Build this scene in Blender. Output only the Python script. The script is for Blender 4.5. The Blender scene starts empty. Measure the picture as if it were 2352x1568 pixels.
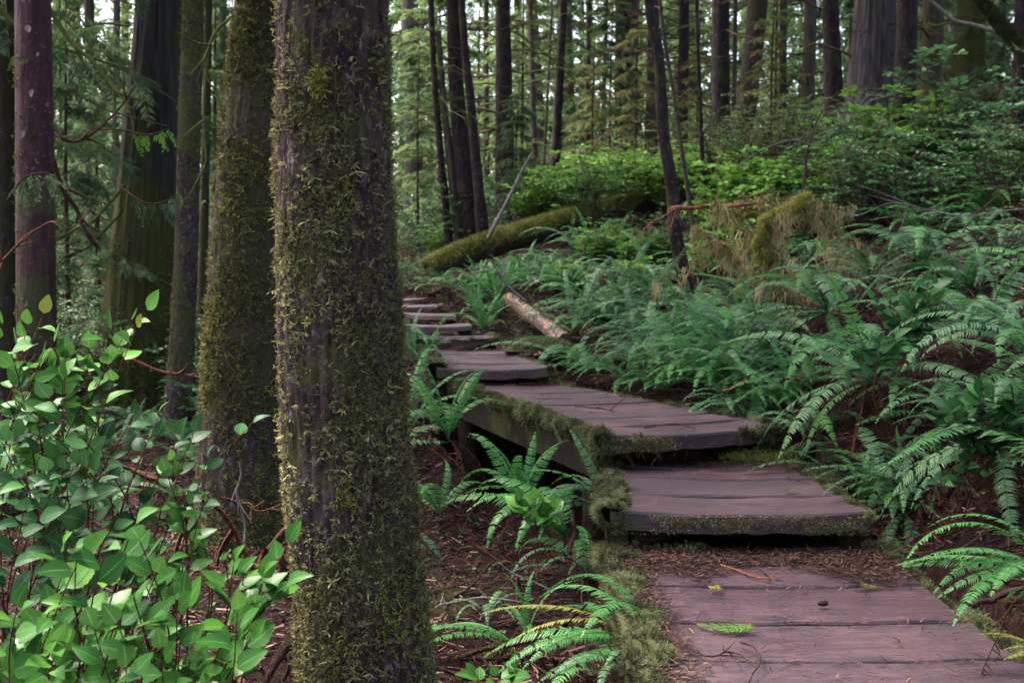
import bpy, math, random
import numpy as np
from mathutils import Vector, Matrix
random.seed(7); np.random.seed(7)
rng = np.random.default_rng(11)
R = math.radians
scene = bpy.context.scene
# ------------------------------------------------------------------ camera
FPX, CX, CY, CAMH, PITCH = 3063.0, 1176.0, 784.0, 1.384, R(3.736)
cd = bpy.data.cameras.new("camera"); cam = bpy.data.objects.new("camera", cd)
scene.collection.objects.link(cam); scene.camera = cam
cam.location = (0, 0, CAMH); cam.rotation_euler = (math.pi/2 - PITCH, 0, 0)
cd.sensor_width = 36.0; cd.lens = 36.0*FPX/2352.0
cd.clip_start = 0.05; cd.clip_end = 2000
cd.dof.use_dof = True; cd.dof.focus_distance = 4.8; cd.dof.aperture_fstop = 5.6
# ------------------------------------------------------------------ light
SUN_EL, SUN_AZ = R(60), R(-55)
world = bpy.data.worlds.new("World"); scene.world = world; world.use_nodes = True
wn = world.node_tree; wn.nodes.clear()
sky = wn.nodes.new("ShaderNodeTexSky"); sky.sky_type = 'NISHITA'; sky.sun_disc = False
sky.sun_elevation = SUN_EL; sky.sun_rotation = SUN_AZ; sky.air_density = .9; sky.dust_density = 6.0; sky.ozone_density = .6
bg = wn.nodes.new("ShaderNodeBackground"); bg.inputs[1].default_value = 0.13
wo = wn.nodes.new("ShaderNodeOutputWorld")
wn.links.new(sky.outputs[0], bg.inputs[0]); wn.links.new(bg.outputs[0], wo.inputs[0])
ld = bpy.data.lights.new("sun", 'SUN'); ld.energy = 1.5; ld.angle = R(18); ld.color = (1, 0.97, 0.92)
sun = bpy.data.objects.new("sun", ld); scene.collection.objects.link(sun)
sd = Vector((math.sin(SUN_AZ)*math.cos(SUN_EL), math.cos(SUN_AZ)*math.cos(SUN_EL), math.sin(SUN_EL)))
sun.rotation_euler = sd.to_track_quat('Z', 'Y').to_euler()
scene.view_settings.view_transform = 'Standard'; scene.view_settings.look = 'None'
scene.view_settings.exposure = 3.0; scene.view_settings.gamma = 1
cy = scene.cycles
cy.max_bounces = 6; cy.diffuse_bounces = 1; cy.glossy_bounces = 2; cy.transmission_bounces = 3; cy.transparent_max_bounces = 4
cy.volume_bounces = 0; cy.caustics_reflective = False; cy.caustics_refractive = False
cy.use_denoising = True; cy.denoising_prefilter = 'NONE'; cy.use_adaptive_sampling = True; cy.adaptive_threshold = 0.015
COL = scene.collection
# ------------------------------------------------------------------ pixel <-> world (photo frame 2352 x 1568)
cp, sp = math.cos(PITCH), math.sin(PITCH)
def P(u, v, D):
    a = (u-CX)/FPX*D; b = -(v-CY)/FPX*D
    return np.array([a, D*cp + b*sp, CAMH - D*sp + b*cp])
def G(u, v, z):
    d = P(u, v, 1.0) - np.array([0, 0, CAMH]); t = (z-CAMH)/d[2]
    return np.array([0, 0, CAMH]) + d*t
def proj(p):
    x, y, z = p[0], p[1], p[2]-CAMH
    D = y*cp - z*sp; b = y*sp + z*cp
    D = max(D, 0.01)
    return CX + x/D*FPX, CY - b/D*FPX, D
# ------------------------------------------------------------------ numpy noise
def _h(ix, iy, iz, s):
    n = (ix.astype(np.int64)*73856093) ^ (iy.astype(np.int64)*19349663) ^ (iz.astype(np.int64)*83492791) ^ (s*2654435)
    n = (n ^ (n >> 13)) * 1274126177 & 0x7fffffff
    n = (n ^ (n >> 15)) * 668265263 & 0x7fffffff
    return (n % 65536)/65536.0
def vnoise(p, f=1.0, seed=0):
    p = np.asarray(p, float)*f
    i = np.floor(p); t = p-i; t = t*t*(3-2*t); i = i.astype(np.int64)
    r = 0
    for dx in (0, 1):
        for dy in (0, 1):
            for dz in (0, 1):
                w = (t[..., 0] if dx else 1-t[..., 0])*(t[..., 1] if dy else 1-t[..., 1])*(t[..., 2] if dz else 1-t[..., 2])
                r = r + w*_h(i[..., 0]+dx, i[..., 1]+dy, i[..., 2]+dz, seed)
    return r*2-1
def fbm(p, f=1.0, o=4, seed=0):
    r = 0; a = 1; s = 0
    for k in range(o):
        r = r + a*vnoise(p, f*2**k, seed+k*17); s += a; a *= .5
    return r/s
# ------------------------------------------------------------------ mesh building
class Geo:
    def __init__(s): s.V = []; s.F = []; s.n = 0; s.r = []; s.a = []; s.m = []
    def add(s, V, F, rnd=0.5, aux=0.0, m=0):
        V = np.asarray(V, float).reshape(-1, 3); F = np.asarray(F, np.int64)
        s.V.append(V); s.F.append(F+s.n); s.n += len(V); s.m.append(np.full(len(F), m, np.int32))
        s.r.append(np.broadcast_to(np.asarray(rnd, float), (len(V),))); s.a.append(np.broadcast_to(np.asarray(aux, float), (len(V),)))
        return s
    def mesh(s, name, mats, smooth=False, origin=None):
        V = np.concatenate(s.V)
        if origin is not None: V = V - np.asarray(origin, float)
        me = bpy.data.meshes.new(name)
        me.vertices.add(len(V)); me.vertices.foreach_set("co", V.astype(np.float32).ravel())
        loops = np.concatenate([f.ravel() for f in s.F]); tot = np.concatenate([np.full(len(f), f.shape[1]) for f in s.F])
        st = np.concatenate([[0], np.cumsum(tot)[:-1]])
        me.loops.add(len(loops)); me.loops.foreach_set("vertex_index", loops.astype(np.int32))
        me.polygons.add(len(tot)); me.polygons.foreach_set("loop_start", st.astype(np.int32))
        me.polygons.foreach_set("material_index", np.concatenate(s.m))
        me.polygons.foreach_set("use_smooth", np.full(len(tot), smooth, bool))
        at = me.attributes.new("rnd", 'FLOAT', 'POINT'); at.data.foreach_set("value", np.concatenate(s.r).astype(np.float32))
        at = me.attributes.new("aux", 'FLOAT', 'POINT'); at.data.foreach_set("value", np.concatenate(s.a).astype(np.float32))
        me.update(calc_edges=True)
        for m in (mats if isinstance(mats, (list, tuple)) else [mats]): me.materials.append(m)
        return me
def tag(o, label=None, cat=None, group=None, kind=None):
    if label: o["label"] = label
    if cat: o["category"] = cat
    if group: o["group"] = group
    if kind: o["kind"] = kind
    return o
def thing(name, label, cat, loc, group=None):
    o = bpy.data.objects.new(name, None); o.empty_display_size = .1; COL.objects.link(o)
    o.location = tuple(loc); return tag(o, label, cat, group)
def part(name, g, mats, parent=None, smooth=False, label=None):
    loc = np.array(parent_loc(parent)) if parent is not None else None
    me = g.mesh(name, mats, smooth, loc)
    o = bpy.data.objects.new(name, me); COL.objects.link(o)
    if parent is not None: o.parent = parent
    if label: o["label"] = label
    return o
def parent_loc(p):
    l = np.array(p.location)
    while p.parent is not None: p = p.parent; l = l + np.array(p.location)
    return l
def linkmesh(name, me, parent, loc=(0, 0, 0), rot=(0, 0, 0), sc=1.0):
    o = bpy.data.objects.new(name, me); COL.objects.link(o); o.parent = parent
    o.location = tuple(loc); o.rotation_euler = rot; o.scale = (sc, sc, sc) if np.isscalar(sc) else sc
    return o
def nrm(a): 
    a = np.asarray(a, float); return a/(np.linalg.norm(a, axis=-1, keepdims=True)+1e-9)
def tube(path, rad, sides=6, cap=True):
    P_ = np.asarray(path, float); n = len(P_); rad = np.broadcast_to(np.asarray(rad, float), (n,))
    T = nrm(np.gradient(P_, axis=0)); up = np.array([0, 0, 1.]) if abs(T[0][2]) < .9 else np.array([1., 0, 0])
    u = nrm(np.cross(up, T[0])); U = []
    for t in T:
        u = nrm(u - t*np.dot(u, t)); U.append(u)
    U = np.array(U); W = np.cross(T, U)
    th = np.arange(sides)/sides*2*np.pi
    V = P_[:, None] + rad[:, None, None]*(np.cos(th)[None, :, None]*U[:, None] + np.sin(th)[None, :, None]*W[:, None])
    i = np.arange(n-1)[:, None]*sides; j = np.arange(sides)[None]; k = (j+1) % sides
    F = np.stack([i+j, i+k, i+sides+k, i+sides+j], -1).reshape(-1, 4)
    return V.reshape(-1, 3), F
def curve(pts, n=16, wob=0.0, seed=0):
    pts = np.asarray(pts, float)
    if len(pts) == 2: pts = np.array([pts[0], (pts[0]+pts[1])/2, pts[1]])
    m = len(pts); t = np.linspace(0, m-1, n); o = []
    for x in t:
        i = min(int(x), m-2); f = x-i
        p0 = pts[max(i-1, 0)]; p1 = pts[i]; p2 = pts[i+1]; p3 = pts[min(i+2, m-1)]
        o.append(.5*((2*p1)+(-p0+p2)*f+(2*p0-5*p1+4*p2-p3)*f*f+(-p0+3*p1-3*p2+p3)*f**3))
    o = np.array(o)
    if wob:
        r = np.random.default_rng(seed); k = r.uniform(0, 50, 3)
        q = np.stack([t*1.7+k[0], t*0, t*0], -1)
        for c in range(3): o[:, c] += wob*vnoise(q+k[c], 1.0, seed+c)*np.minimum(1, np.arange(n)/3)
    return o
def frames(d, up=None, roll=None):
    """rotation matrices whose x axis is d and z axis close to up"""
    d = nrm(d); n = len(d)
    up = np.broadcast_to(np.array([0, 0, 1.]) if up is None else np.asarray(up, float), d.shape)
    y = np.cross(up, d); bad = np.linalg.norm(y, axis=1) < 1e-3; y[bad] = [0, 1, 0]; y = nrm(y); z = np.cross(d, y)
    if roll is not None:
        c, s = np.cos(roll)[:, None], np.sin(roll)[:, None]; y, z = y*c+z*s, -y*s+z*c
    return np.stack([d, y, z], -1)
def scatter(g, tpl, pos, M, sc, rnd=None, m=0):
    V, F, A = tpl; pos = np.asarray(pos, float); N = len(pos)
    if N == 0: return
    sc = np.asarray(sc, float); sc = sc[:, None, None] if sc.ndim == 1 else sc[:, None, :]
    W = np.einsum('nij,nvj->nvi', M, V[None]*sc) + pos[:, None]
    nv = len(V); FF = (F[None]+(np.arange(N)*nv)[:, None, None]).reshape(-1, F.shape[1])
    rnd = rng.random(N) if rnd is None else rnd
    g.add(W.reshape(-1, 3), FF, np.repeat(rnd, nv), np.tile(A, N), m)
# ------------------------------------------------------------------ materials
def ramp(nt, stops, fac):
    r = nt.nodes.new("ShaderNodeValToRGB"); e = r.color_ramp.elements
    while len(e) < len(stops): e.new(.5)
    for i, (p, c) in enumerate(stops): e[i].position = p; e[i].color = (*c, 1)
    nt.links.new(fac, r.inputs[0]); return r.outputs[0]
def noise(nt, vec, scale, detail=4, rough=.55, dist=0.0):
    n = nt.nodes.new("ShaderNodeTexNoise"); n.inputs['Scale'].default_value = scale; n.inputs['Detail'].default_value = detail
    n.inputs['Roughness'].default_value = rough; n.inputs['Distortion'].default_value = dist
    if vec is not None: nt.links.new(vec, n.inputs['Vector'])
    return n.outputs[0]
def mapping(nt, sc=(1, 1, 1), coord='Object', rot=(0, 0, 0)):
    t = nt.nodes.new("ShaderNodeTexCoord"); m = nt.nodes.new("ShaderNodeMapping"); m.inputs['Scale'].default_value = sc; m.inputs['Rotation'].default_value = rot
    nt.links.new(t.outputs[coord], m.inputs[0]); return m.outputs[0]
def mix(nt, a, b, fac):
    m = nt.nodes.new("ShaderNodeMix"); m.data_type = 'RGBA'
    for s, x in ((m.inputs[6], a), (m.inputs[7], b)):
        if isinstance(x, tuple): s.default_value = (*x, 1)
        else: nt.links.new(x, s)
    if isinstance(fac, (int, float)): m.inputs[0].default_value = fac
    else: nt.links.new(fac, m.inputs[0])
    return m.outputs[2]
def attr(nt, name):
    a = nt.nodes.new("ShaderNodeAttribute"); a.attribute_name = name; return a.outputs['Fac']
def math_(nt, op, a, b=0.0, clamp=False):
    m = nt.nodes.new("ShaderNodeMath"); m.operation = op; m.use_clamp = clamp
    for s, x in ((m.inputs[0], a), (m.inputs[1], b)):
        if isinstance(x, (int, float)): s.default_value = x
        else: nt.links.new(x, s)
    return m.outputs[0]
def newmat(name):
    m = bpy.data.materials.new(name); m.use_nodes = True; nt = m.node_tree
    b = nt.nodes["Principled BSDF"]; return m, nt, b
def bump(nt, b, h, strength=.5, dist=.01):
    n = nt.nodes.new("ShaderNodeBump"); n.inputs['Strength'].default_value = strength; n.inputs['Distance'].default_value = dist
    nt.links.new(h, n.inputs['Height']); nt.links.new(n.outputs[0], b.inputs['Normal'])
def leafmat(name, dark, mid, light, rough=.4, trans=.3, rib=None, objvar=.35, spec=.5, old=None, oldamt=0.0):
    m, nt, b = newmat(name)
    f = attr(nt, "rnd")
    oi = nt.nodes.new("ShaderNodeObjectInfo")
    f = math_(nt, 'ADD', math_(nt, 'MULTIPLY', f, 1-objvar), math_(nt, 'MULTIPLY', oi.outputs['Random'], objvar))
    c = ramp(nt, [(0.1, dark), (.55, mid), (.95, light)], f)
    n = noise(nt, mapping(nt, (1, 1, 1)), 30, 3)
    c = mix(nt, c, dark, math_(nt, 'MULTIPLY', n, .45))
    if old is not None:
        k = math_(nt, 'GREATER_THAN', attr(nt, "rnd"), 1-oldamt); c = mix(nt, c, old, math_(nt, 'MULTIPLY', k, .8))
    if rib is not None:
        a = attr(nt, "aux"); k = math_(nt, 'LESS_THAN', a, .06); c = mix(nt, c, rib, math_(nt, 'MULTIPLY', k, .6))
    nt.links.new(c, b.inputs['Base Color']); b.inputs['Roughness'].default_value = rough
    b.inputs['Specular IOR Level'].default_value = spec*(.2 if name.startswith('salal') else .42) if rough < .54 else .06
    if trans > 0:
        t = nt.nodes.new("ShaderNodeBsdfTranslucent"); br = nt.nodes.new("ShaderNodeBrightContrast"); br.inputs[1].default_value = 0.02
        nt.links.new(c, br.inputs[0]); nt.links.new(br.outputs[0], t.inputs[0])
        ms = nt.nodes.new("ShaderNodeMixShader"); ms.inputs[0].default_value = trans
        nt.links.new(b.outputs[0], ms.inputs[1]); nt.links.new(t.outputs[0], ms.inputs[2])
        nt.links.new(ms.outputs[0], nt.nodes["Material Output"].inputs[0])
    return m
def barkmat(name, c1, c2, c3, moss, moss_amt=.4, sc=1.0, lichen=None, lich_amt=.0, stretch=.25, rough=.75, mossheight=None):
    m, nt, b = newmat(name)
    v = mapping(nt, (1, 1, stretch)); v1 = mapping(nt, (1, 1, 1))
    n1 = noise(nt, v, 28*sc, 6, .65, .3); n2 = noise(nt, v, 90*sc, 4, .6); n3 = noise(nt, v1, 2.2*sc, 5, .6)
    c = ramp(nt, [(.3, c1), (.5, c2), (.72, c3)], n1)
    c = mix(nt, c, c1, math_(nt, 'MULTIPLY', n2, .5))
    if lichen is not None:
        k = ramp(nt, [(.62-lich_amt*.3, (0, 0, 0)), (.66-lich_amt*.3, (1, 1, 1))], noise(nt, v1, 24*sc, 5, .7, .4))
        c = mix(nt, c, lichen, math_(nt, 'MULTIPLY', k, .7))
    k = math_(nt, 'ADD', n3, math_(nt, 'MULTIPLY', n2, .25))
    if mossheight is not None:
        s = nt.nodes.new("ShaderNodeSeparateXYZ"); nt.links.new(mapping(nt), s.inputs[0])
        hz = math_(nt, 'SUBTRACT', 1.0, math_(nt, 'DIVIDE', s.outputs[2], mossheight), True)
        k = math_(nt, 'ADD', k, math_(nt, 'MULTIPLY', hz, .25))
    k = ramp(nt, [(.76-moss_amt*.45, (0, 0, 0)), (.86-moss_amt*.45, (1, 1, 1))], k)
    mc = mix(nt, moss, tuple(x*.45 for x in moss), noise(nt, v1, 60*sc, 3))
    c = mix(nt, c, mc, math_(nt, 'MULTIPLY', k, .85))
    nt.links.new(c, b.inputs['Base Color']); b.inputs['Roughness'].default_value = rough; b.inputs['Specular IOR Level'].default_value = .08 if name != 'bark_red' else .2
    bump(nt, b, math_(nt, 'ADD', n1, math_(nt, 'MULTIPLY', n2, .5)), .9, .02)
    return m
M = {}
M['fern'] = leafmat('fern_green', (.015, .047, .018), (.060, .145, .058), (.18, .32, .14), .5, .3, None, .5)
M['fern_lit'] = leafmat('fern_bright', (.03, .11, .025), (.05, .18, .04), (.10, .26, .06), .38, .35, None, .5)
M['fern_yellow'] = leafmat('fern_yellowing', (.14, .15, .02), (.26, .26, .05), (.35, .30, .12), .45, .35)
M['fern_dead'] = leafmat('fern_dead', (.035, .014, .012), (.065, .026, .018), (.12, .055, .035), .6, .15)
M['salal'] = leafmat('salal_leaf', (.012, .055, .010), (.040, .135, .018), (.115, .28, .035), .36, .28, (.12, .28, .08), .15, .55, (.22, .20, .03), .012)
M['salal_dark'] = leafmat('salal_leaf_dark', (.009, .036, .011), (.022, .082, .020), (.055, .17, .035), .46, .25, (.08, .2, .08), .15, .6)
M['berry'] = leafmat('berry_leaf', (.06, .15, .015), (.13, .29, .03), (.22, .42, .05), .45, .4, None, .4)
M['shrub'] = leafmat('shrub_leaf', (.025, .08, .028), (.06, .15, .045), (.12, .25, .07), .4, .3, None, .4)
M['needle'] = leafmat('conifer_needles', (.045, .085, .03), (.10, .16, .05), (.18, .26, .08), .55, .55, None, .5)
M['needle_cool'] = leafmat('cedar_needles', (.028, .055, .025), (.06, .10, .042), (.11, .17, .07), .56, .45, None, .5)
M['needle_olive'] = leafmat('mossy_needles', (.07, .065, .018), (.14, .14, .04), (.24, .22, .08), .6, .5, None, .5)
M['lichen'] = leafmat('trunk_lichen', (.080, .070, .032), (.225, .20, .085), (.48, .44, .22), .7, .2, None, .1)
M['lichen2'] = leafmat('trunk_lichen_green', (.060, .054, .020), (.14, .13, .042), (.27, .25, .085), .7, .2, None, .1)
M['moss'] = leafmat('moss_tufts', (.035, .036, .016), (.10, .108, .045), (.26, .27, .13), .75, .2, None, .15)
M['moss_log'] = leafmat('moss_on_log', (.07, .07, .02), (.21, .21, .05), (.38, .37, .11), .75, .2, None, .15)
M['moss_bright'] = leafmat('moss_bright', (.14, .13, .03), (.31, .30, .06), (.50, .48, .14), .75, .25, None, .15)
M['beard'] = leafmat('hanging_moss', (.14, .10, .045), (.34, .25, .11), (.52, .42, .21), .8, .3, None, .15)
M['litter'] = leafmat('needle_litter', (.008, .005, .005), (.036, .016, .012), (.26, .15, .11), .6, .0, None, .1)
M['twig'] = barkmat('twig_bark', (.03, .014, .012), (.07, .035, .028), (.13, .07, .055), (.08, .10, .03), .15, 3)
M['twig_red'] = barkmat('twig_red', (.06, .02, .014), (.13, .045, .03), (.22, .09, .06), (.08, .10, .03), .05, 3)
M['twig_pale'] = barkmat('twig_pale', (.10, .08, .075), (.2, .17, .16), (.32, .28, .27), (.08, .10, .03), .2, 3)
M['twig_mossy'] = barkmat('twig_mossy', (.03, .02, .015), (.06, .04, .03), (.10, .07, .05), (.13, .14, .03), .75, 3)
M['twig_orange'] = barkmat('twig_orange', (.12, .04, .02), (.25, .09, .04), (.38, .17, .08), (.05, .03, .03), .2, 2)
M['bark_main'] = barkmat('bark_main', (.016, .008, .009), (.055, .033, .032), (.14, .095, .088), (.085, .085, .025), .28, 1.2, (.2, .165, .155), .12, .35)
M['bark_moss'] = barkmat('bark_mossy', (.018, .012, .012), (.042, .028, .026), (.085, .06, .05), (.050, .043, .018), .45, 1.0, (.15, .15, .12), .1)
M['bark_thin'] = barkmat('bark_thin', (.022, .013, .014), (.052, .033, .034), (.10, .068, .062), (.085, .085, .025), .40, 1.5, (.2, .19, .17), .15)
M['bark_cedar'] = barkmat('bark_cedar', (.014, .012, .011), (.036, .030, .028), (.075, .063, .058), (.060, .062, .012), .30, .8, None, 0, .08, .8, 3.0)
M['bark_flake'] = barkmat('bark_flake', (.05, .03, .04), (.09, .06, .075), (.15, .11, .13), (.08, .08, .03), .05, 2)
M['bark_red'] = barkmat('bark_red', (.014, .003, .005), (.045, .008, .015), (.085, .02, .03), (.06, .055, .02), .18, .8, (.16, .10, .12), .05, .15, .55, 2.5)
M['bark_dark'] = barkmat('bark_dark', (.010, .006, .007), (.026, .016, .018), (.065, .045, .045), (.06, .065, .02), .2, 1.0, (.12, .11, .10), .05)
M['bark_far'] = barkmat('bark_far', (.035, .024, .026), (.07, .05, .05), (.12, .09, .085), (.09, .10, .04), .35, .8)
M['bark_grey'] = barkmat('bark_grey', (.02, .014, .016), (.07, .055, .057), (.14, .12, .12), (.08, .085, .03), .12, .7, None, 0, .05)
M['log_moss'] = barkmat('log_moss', (.02, .016, .012), (.05, .038, .026), (.09, .07, .045), (.12, .12, .03), .3, .7)
M['post'] = barkmat('post_wood', (.006, .004, .004), (.015, .010, .008), (.03, .02, .015), (.05, .055, .015), .35, 1.0, None, 0, .1)
def peelmat():
    m, nt, b = newmat('log_peeled')
    v = mapping(nt, (1, 1, 1)); n1 = noise(nt, v, 7, 5, .65, .6); n2 = noise(nt, v, 30, 4)
    c = ramp(nt, [(.36, (.05, .04, .03)), (.49, (.11, .085, .065)), (.54, (.28, .10, .05)), (.60, (.32, .16, .09)), (.64, (.12, .09, .07))], n1)
    c = mix(nt, c, (.05, .03, .02), math_(nt, 'MULTIPLY', n2, .4))
    nt.links.new(c, b.inputs['Base Color']); b.inputs['Roughness'].default_value = .6; bump(nt, b, n1, .8, .03); return m
M['log_peeled'] = peelmat()
def woodmat():
    m, nt, b = newmat('plank_wood')
    v = mapping(nt, (.35, 1.6, 1.6)); v1 = mapping(nt)
    g1 = noise(nt, mapping(nt, (1.2, 16, 8)), 3.0, 6, .65, .5); g2 = noise(nt, mapping(nt, (3, 60, 20)), 3.0, 4, .6, .2); big = noise(nt, v1, 1.6, 4, .6)
    c = ramp(nt, [(.30, (.016, .006, .009)), (.5, (.050, .021, .030)), (.70, (.115, .053, .068))], g1)
    c = mix(nt, c, (.22, .105, .085), ramp(nt, [(.5, (0, 0, 0)), (.8, (.5, .5, .5))], big))
    c = mix(nt, c, (.035, .02, .024), ramp(nt, [(.55, (0, 0, 0)), (.75, (.65, .65, .65))], g2))
    c = mix(nt, c, (.05, .03, .035), math_(nt, 'MULTIPLY', attr(nt, "rnd"), .6))
    vo = nt.nodes.new('ShaderNodeTexVoronoi'); vo.voronoi_dimensions = '2D'; vo.inputs['Scale'].default_value = 1.0; nt.links.new(mapping(nt, (1.1, 2.6, 1)), vo.inputs['Vector']); k = math_(nt, 'ADD', math_(nt, 'SUBTRACT', 1.0, vo.outputs['Distance']), math_(nt, 'MULTIPLY', noise(nt, mapping(nt, (5, 14, 1)), 1.0, 3), .12))
    c = mix(nt, c, (.022, .014, .02), ramp(nt, [(.93, (0, 0, 0)), (.985, (.85, .85, .85))], k))
    wv = noise(nt, v1, 9, 5, .65)
    e = math_(nt, 'ADD', attr(nt, "aux"), math_(nt, 'MULTIPLY', wv, .28))
    c = mix(nt, c, (.04, .042, .022), ramp(nt, [(1.03, (0, 0, 0)), (1.16, (.85, .85, .85))], math_(nt, 'MINIMUM', e, 1.3)) if False else ramp(nt, [(.80, (0, 0, 0)), (.92, (.8, .8, .8))], math_(nt, 'MULTIPLY', e, .8)))
    nt.links.new(c, b.inputs['Base Color'])
    b.inputs['Specular IOR Level'].default_value = .38; r = ramp(nt, [(.3, (.30, .30, .30)), (.7, (.55, .55, .55))], big); nt.links.new(r, b.inputs['Roughness'])
    bump(nt, b, math_(nt, 'ADD', g1, math_(nt, 'MULTIPLY', g2, .6)), .5, .012)
    return m
M['plank'] = woodmat()
def soilmat():
    m, nt, b = newmat('forest_soil')
    v = mapping(nt); n1 = noise(nt, v, 1.1, 6, .65); n2 = noise(nt, v, 26, 5, .7); n3 = noise(nt, v, 6, 5, .6)
    c = ramp(nt, [(.3, (.005, .003, .003)), (.5, (.018, .008, .008)), (.72, (.045, .020, .016))], n2)
    k = ramp(nt, [(.54, (0, 0, 0)), (.64, (1, 1, 1))], math_(nt, 'ADD', math_(nt, 'MULTIPLY', n1, .7), math_(nt, 'MULTIPLY', n3, .3)))
    c = mix(nt, c, mix(nt, (.045, .045, .012), (.014, .014, .006), n2), math_(nt, 'MULTIPLY', k, .8))
    nt.links.new(c, b.inputs['Base Color']); b.inputs['Roughness'].default_value = .9; b.inputs['Specular IOR Level'].default_value = .05
    bump(nt, b, math_(nt, 'ADD', n2, n3), 1, .04); return m
M['soil'] = soilmat()
# ------------------------------------------------------------------ terrain
CP = [(1200,1568,5.4),(600,1568,5.2),(0,1568,5.0),(1000,1300,7.2),(1250,1300,8.2),(950,1050,9.6),(950,900,11.5),(600,1250,7.7),(405,1000,11.7),
 (320,930,13.3),(80,1080,9.8),(250,800,20),(700,800,20),(920,740,14.8),(920,630,20),(1090,560,20),(1160,530,23),(1280,450,28),(1430,430,30),(1650,430,26),
 (1900,400,20),(2000,340,22),(2200,250,25),(2020,1250,6.6),(2200,1310,5.6),(2352,1420,4.9),(2400,1150,5.8),(1900,1030,7.4),(2100,1050,7.0),(2352,900,7.0),
 (1950,900,8.0),(1700,890,9.0),(1500,860,10),(1350,835,11.2),(1250,800,12),(1200,710,14),(1100,660,16),(1400,690,13.5),(1600,690,13),(1700,790,10.5),
 (1850,760,9.4),(2100,640,10),(2060,790,8.8),(2300,570,10.5),(1800,590,14),(2000,520,14),(2200,470,15),(1500,560,17),(1350,545,18),(2352,410,16),(2330,310,20),
 (1380,1330,6.3),(1420,1250,7.4)]
pts = [P(*c) for c in CP] + [np.array(q, float) for q in
 [(-6,0,-.4),(-1.5,1,-.4),(0,-2,-.3),(1.1,2,-.2),(4,1,.9),(5,-4,.9),(-15,10,-.4),(-15,25,0),(14,10,4),(15,20,5.5),(-25,45,.5),(-6,32,1.2),(0,50,4),(20,45,7),(6,36,4),(-20,-20,-.5),(20,-20,2.5),(1.2,4,-.2),(2.3,4,.05)]]
PT = np.array(pts)
def tps_fit(p, lam=.02):
    n = len(p); d = np.linalg.norm(p[:, None, :2]-p[None, :, :2], axis=2)
    K = np.where(d > 0, d*d*np.log(d+1e-12), 0) + lam*np.eye(n)
    A = np.zeros((n+3, n+3)); A[:n, :n] = K; Q = np.c_[np.ones(n), p[:, :2]]; A[:n, n:] = Q; A[n:, :n] = Q.T
    return np.linalg.solve(A, np.r_[p[:, 2], 0, 0, 0])
TW = tps_fit(PT)
SL = []   # boardwalk sections, filled below: corners FL FR BR BL (xy), z
def sect(z, fl, fr, br, bl, th, seams, **k):
    SL.append(dict(z=z, c=[np.array(q[:2]) for q in (fl, fr, br, bl)], th=th, seams=seams, **k))
sect(0, (.49, 2.0), (1.80, 2.0), G(2010, 1262, 0), G(1398, 1262, 0), .10, [2.0, 2.5, 3.0, 3.5, 4.02, 4.50, 4.98, 5.53, 5.93])
sect(.20, G(1402, 1172, .2), G(1997, 1174, .2), G(1815, 1061, .2), G(1388, 1050, .2), .09, 4)
sect(.40, G(1383, 1000, .4), G(1802, 977, .4), G(1279, 879, .4), G(1045, 877, .4), .085, 8)
sect(.53, G(1003, 842, .53), G(1264, 842, .53), G(1160, 804, .53), G(965, 802, .53), .075, 4)
sect(.636, G(950, 775, .636), G(1142, 774, .636), G(1120, 768, .636), G(930, 768, .636), .06, 2)
sect(.711, G(900, 744, .711), G(1084, 746, .711), G(1075, 741, .711), G(890, 740, .711), .052, 1)
sect(.765, G(870, 712, .765), G(1048, 723, .765), G(1040, 718, .765), G(860, 709, .765), .048, 1)
sect(.816, G(850, 699, .816), G(1025, 701, .816), G(1018, 697, .816), G(850, 696, .816), .045, 1)
sect(.870, G(840, 685, .870), G(1012, 684, .870), G(1008, 681, .870), G(840, 682, .870), .04, 1)
def inpoly(x, y, c, grow=.05):
    cen = sum(c)/4; r = np.ones(np.shape(x), bool)
    for i in range(4):
        a, b = c[i], c[(i+1) % 4]; e = b-a; n = np.array([e[1], -e[0]]); n = n/np.linalg.norm(n)
        if np.dot(cen-a, n) > 0: n = -n
        r &= ((x-a[0])*n[0]+(y-a[1])*n[1]) < grow
    return r
def height(x, y, fine=True):
    x = np.asarray(x, float); y = np.asarray(y, float); sh = x.shape; x = x.ravel(); y = y.ravel()
    cx = np.clip(x, -26, 26); cyy = np.clip(y, -20, 50)
    z = np.full(len(x), TW[-3]) + TW[-2]*cx + TW[-1]*cyy
    for i in range(len(PT)):
        d2 = (cx-PT[i, 0])**2+(cyy-PT[i, 1])**2; z = z + TW[i]*.5*d2*np.log(d2+1e-12)
    z = np.clip(z, -1.2, 9)
    if fine:
        q = np.stack([x, y, x*0], -1); amp = np.clip((np.hypot(x, y-2))/12, .25, 1)
        z = z + amp*.16*fbm(q, .7, 3, 3) + .03*fbm(q, 5, 3, 9)
    for s in SL:
        k = inpoly(x, y, s['c'], .12); z = np.where(k, np.minimum(z, s['z']-s['th']-.09), z)
    # ravine below the long section
    s = SL[2]['c']; k = inpoly(x, y, s, .22); z = np.where(k, np.minimum(z, -.42), z)
    return z.reshape(sh)
H1 = lambda x, y: float(height(np.array([x]), np.array([y]))[0])
def hit(u, v, Dmax=70):
    D = np.concatenate([np.arange(3, 20, .04), np.arange(20, Dmax, .15)])
    q = np.array([P(u, v, d) for d in (3., 4.)]); dd = q[1]-q[0]; W = q[0]+(D-3)[:, None]*dd
    h = height(W[:, 0], W[:, 1]); k = np.nonzero(W[:, 2] < h)[0]
    return W[k[0]] if len(k) else W[-1]
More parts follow.
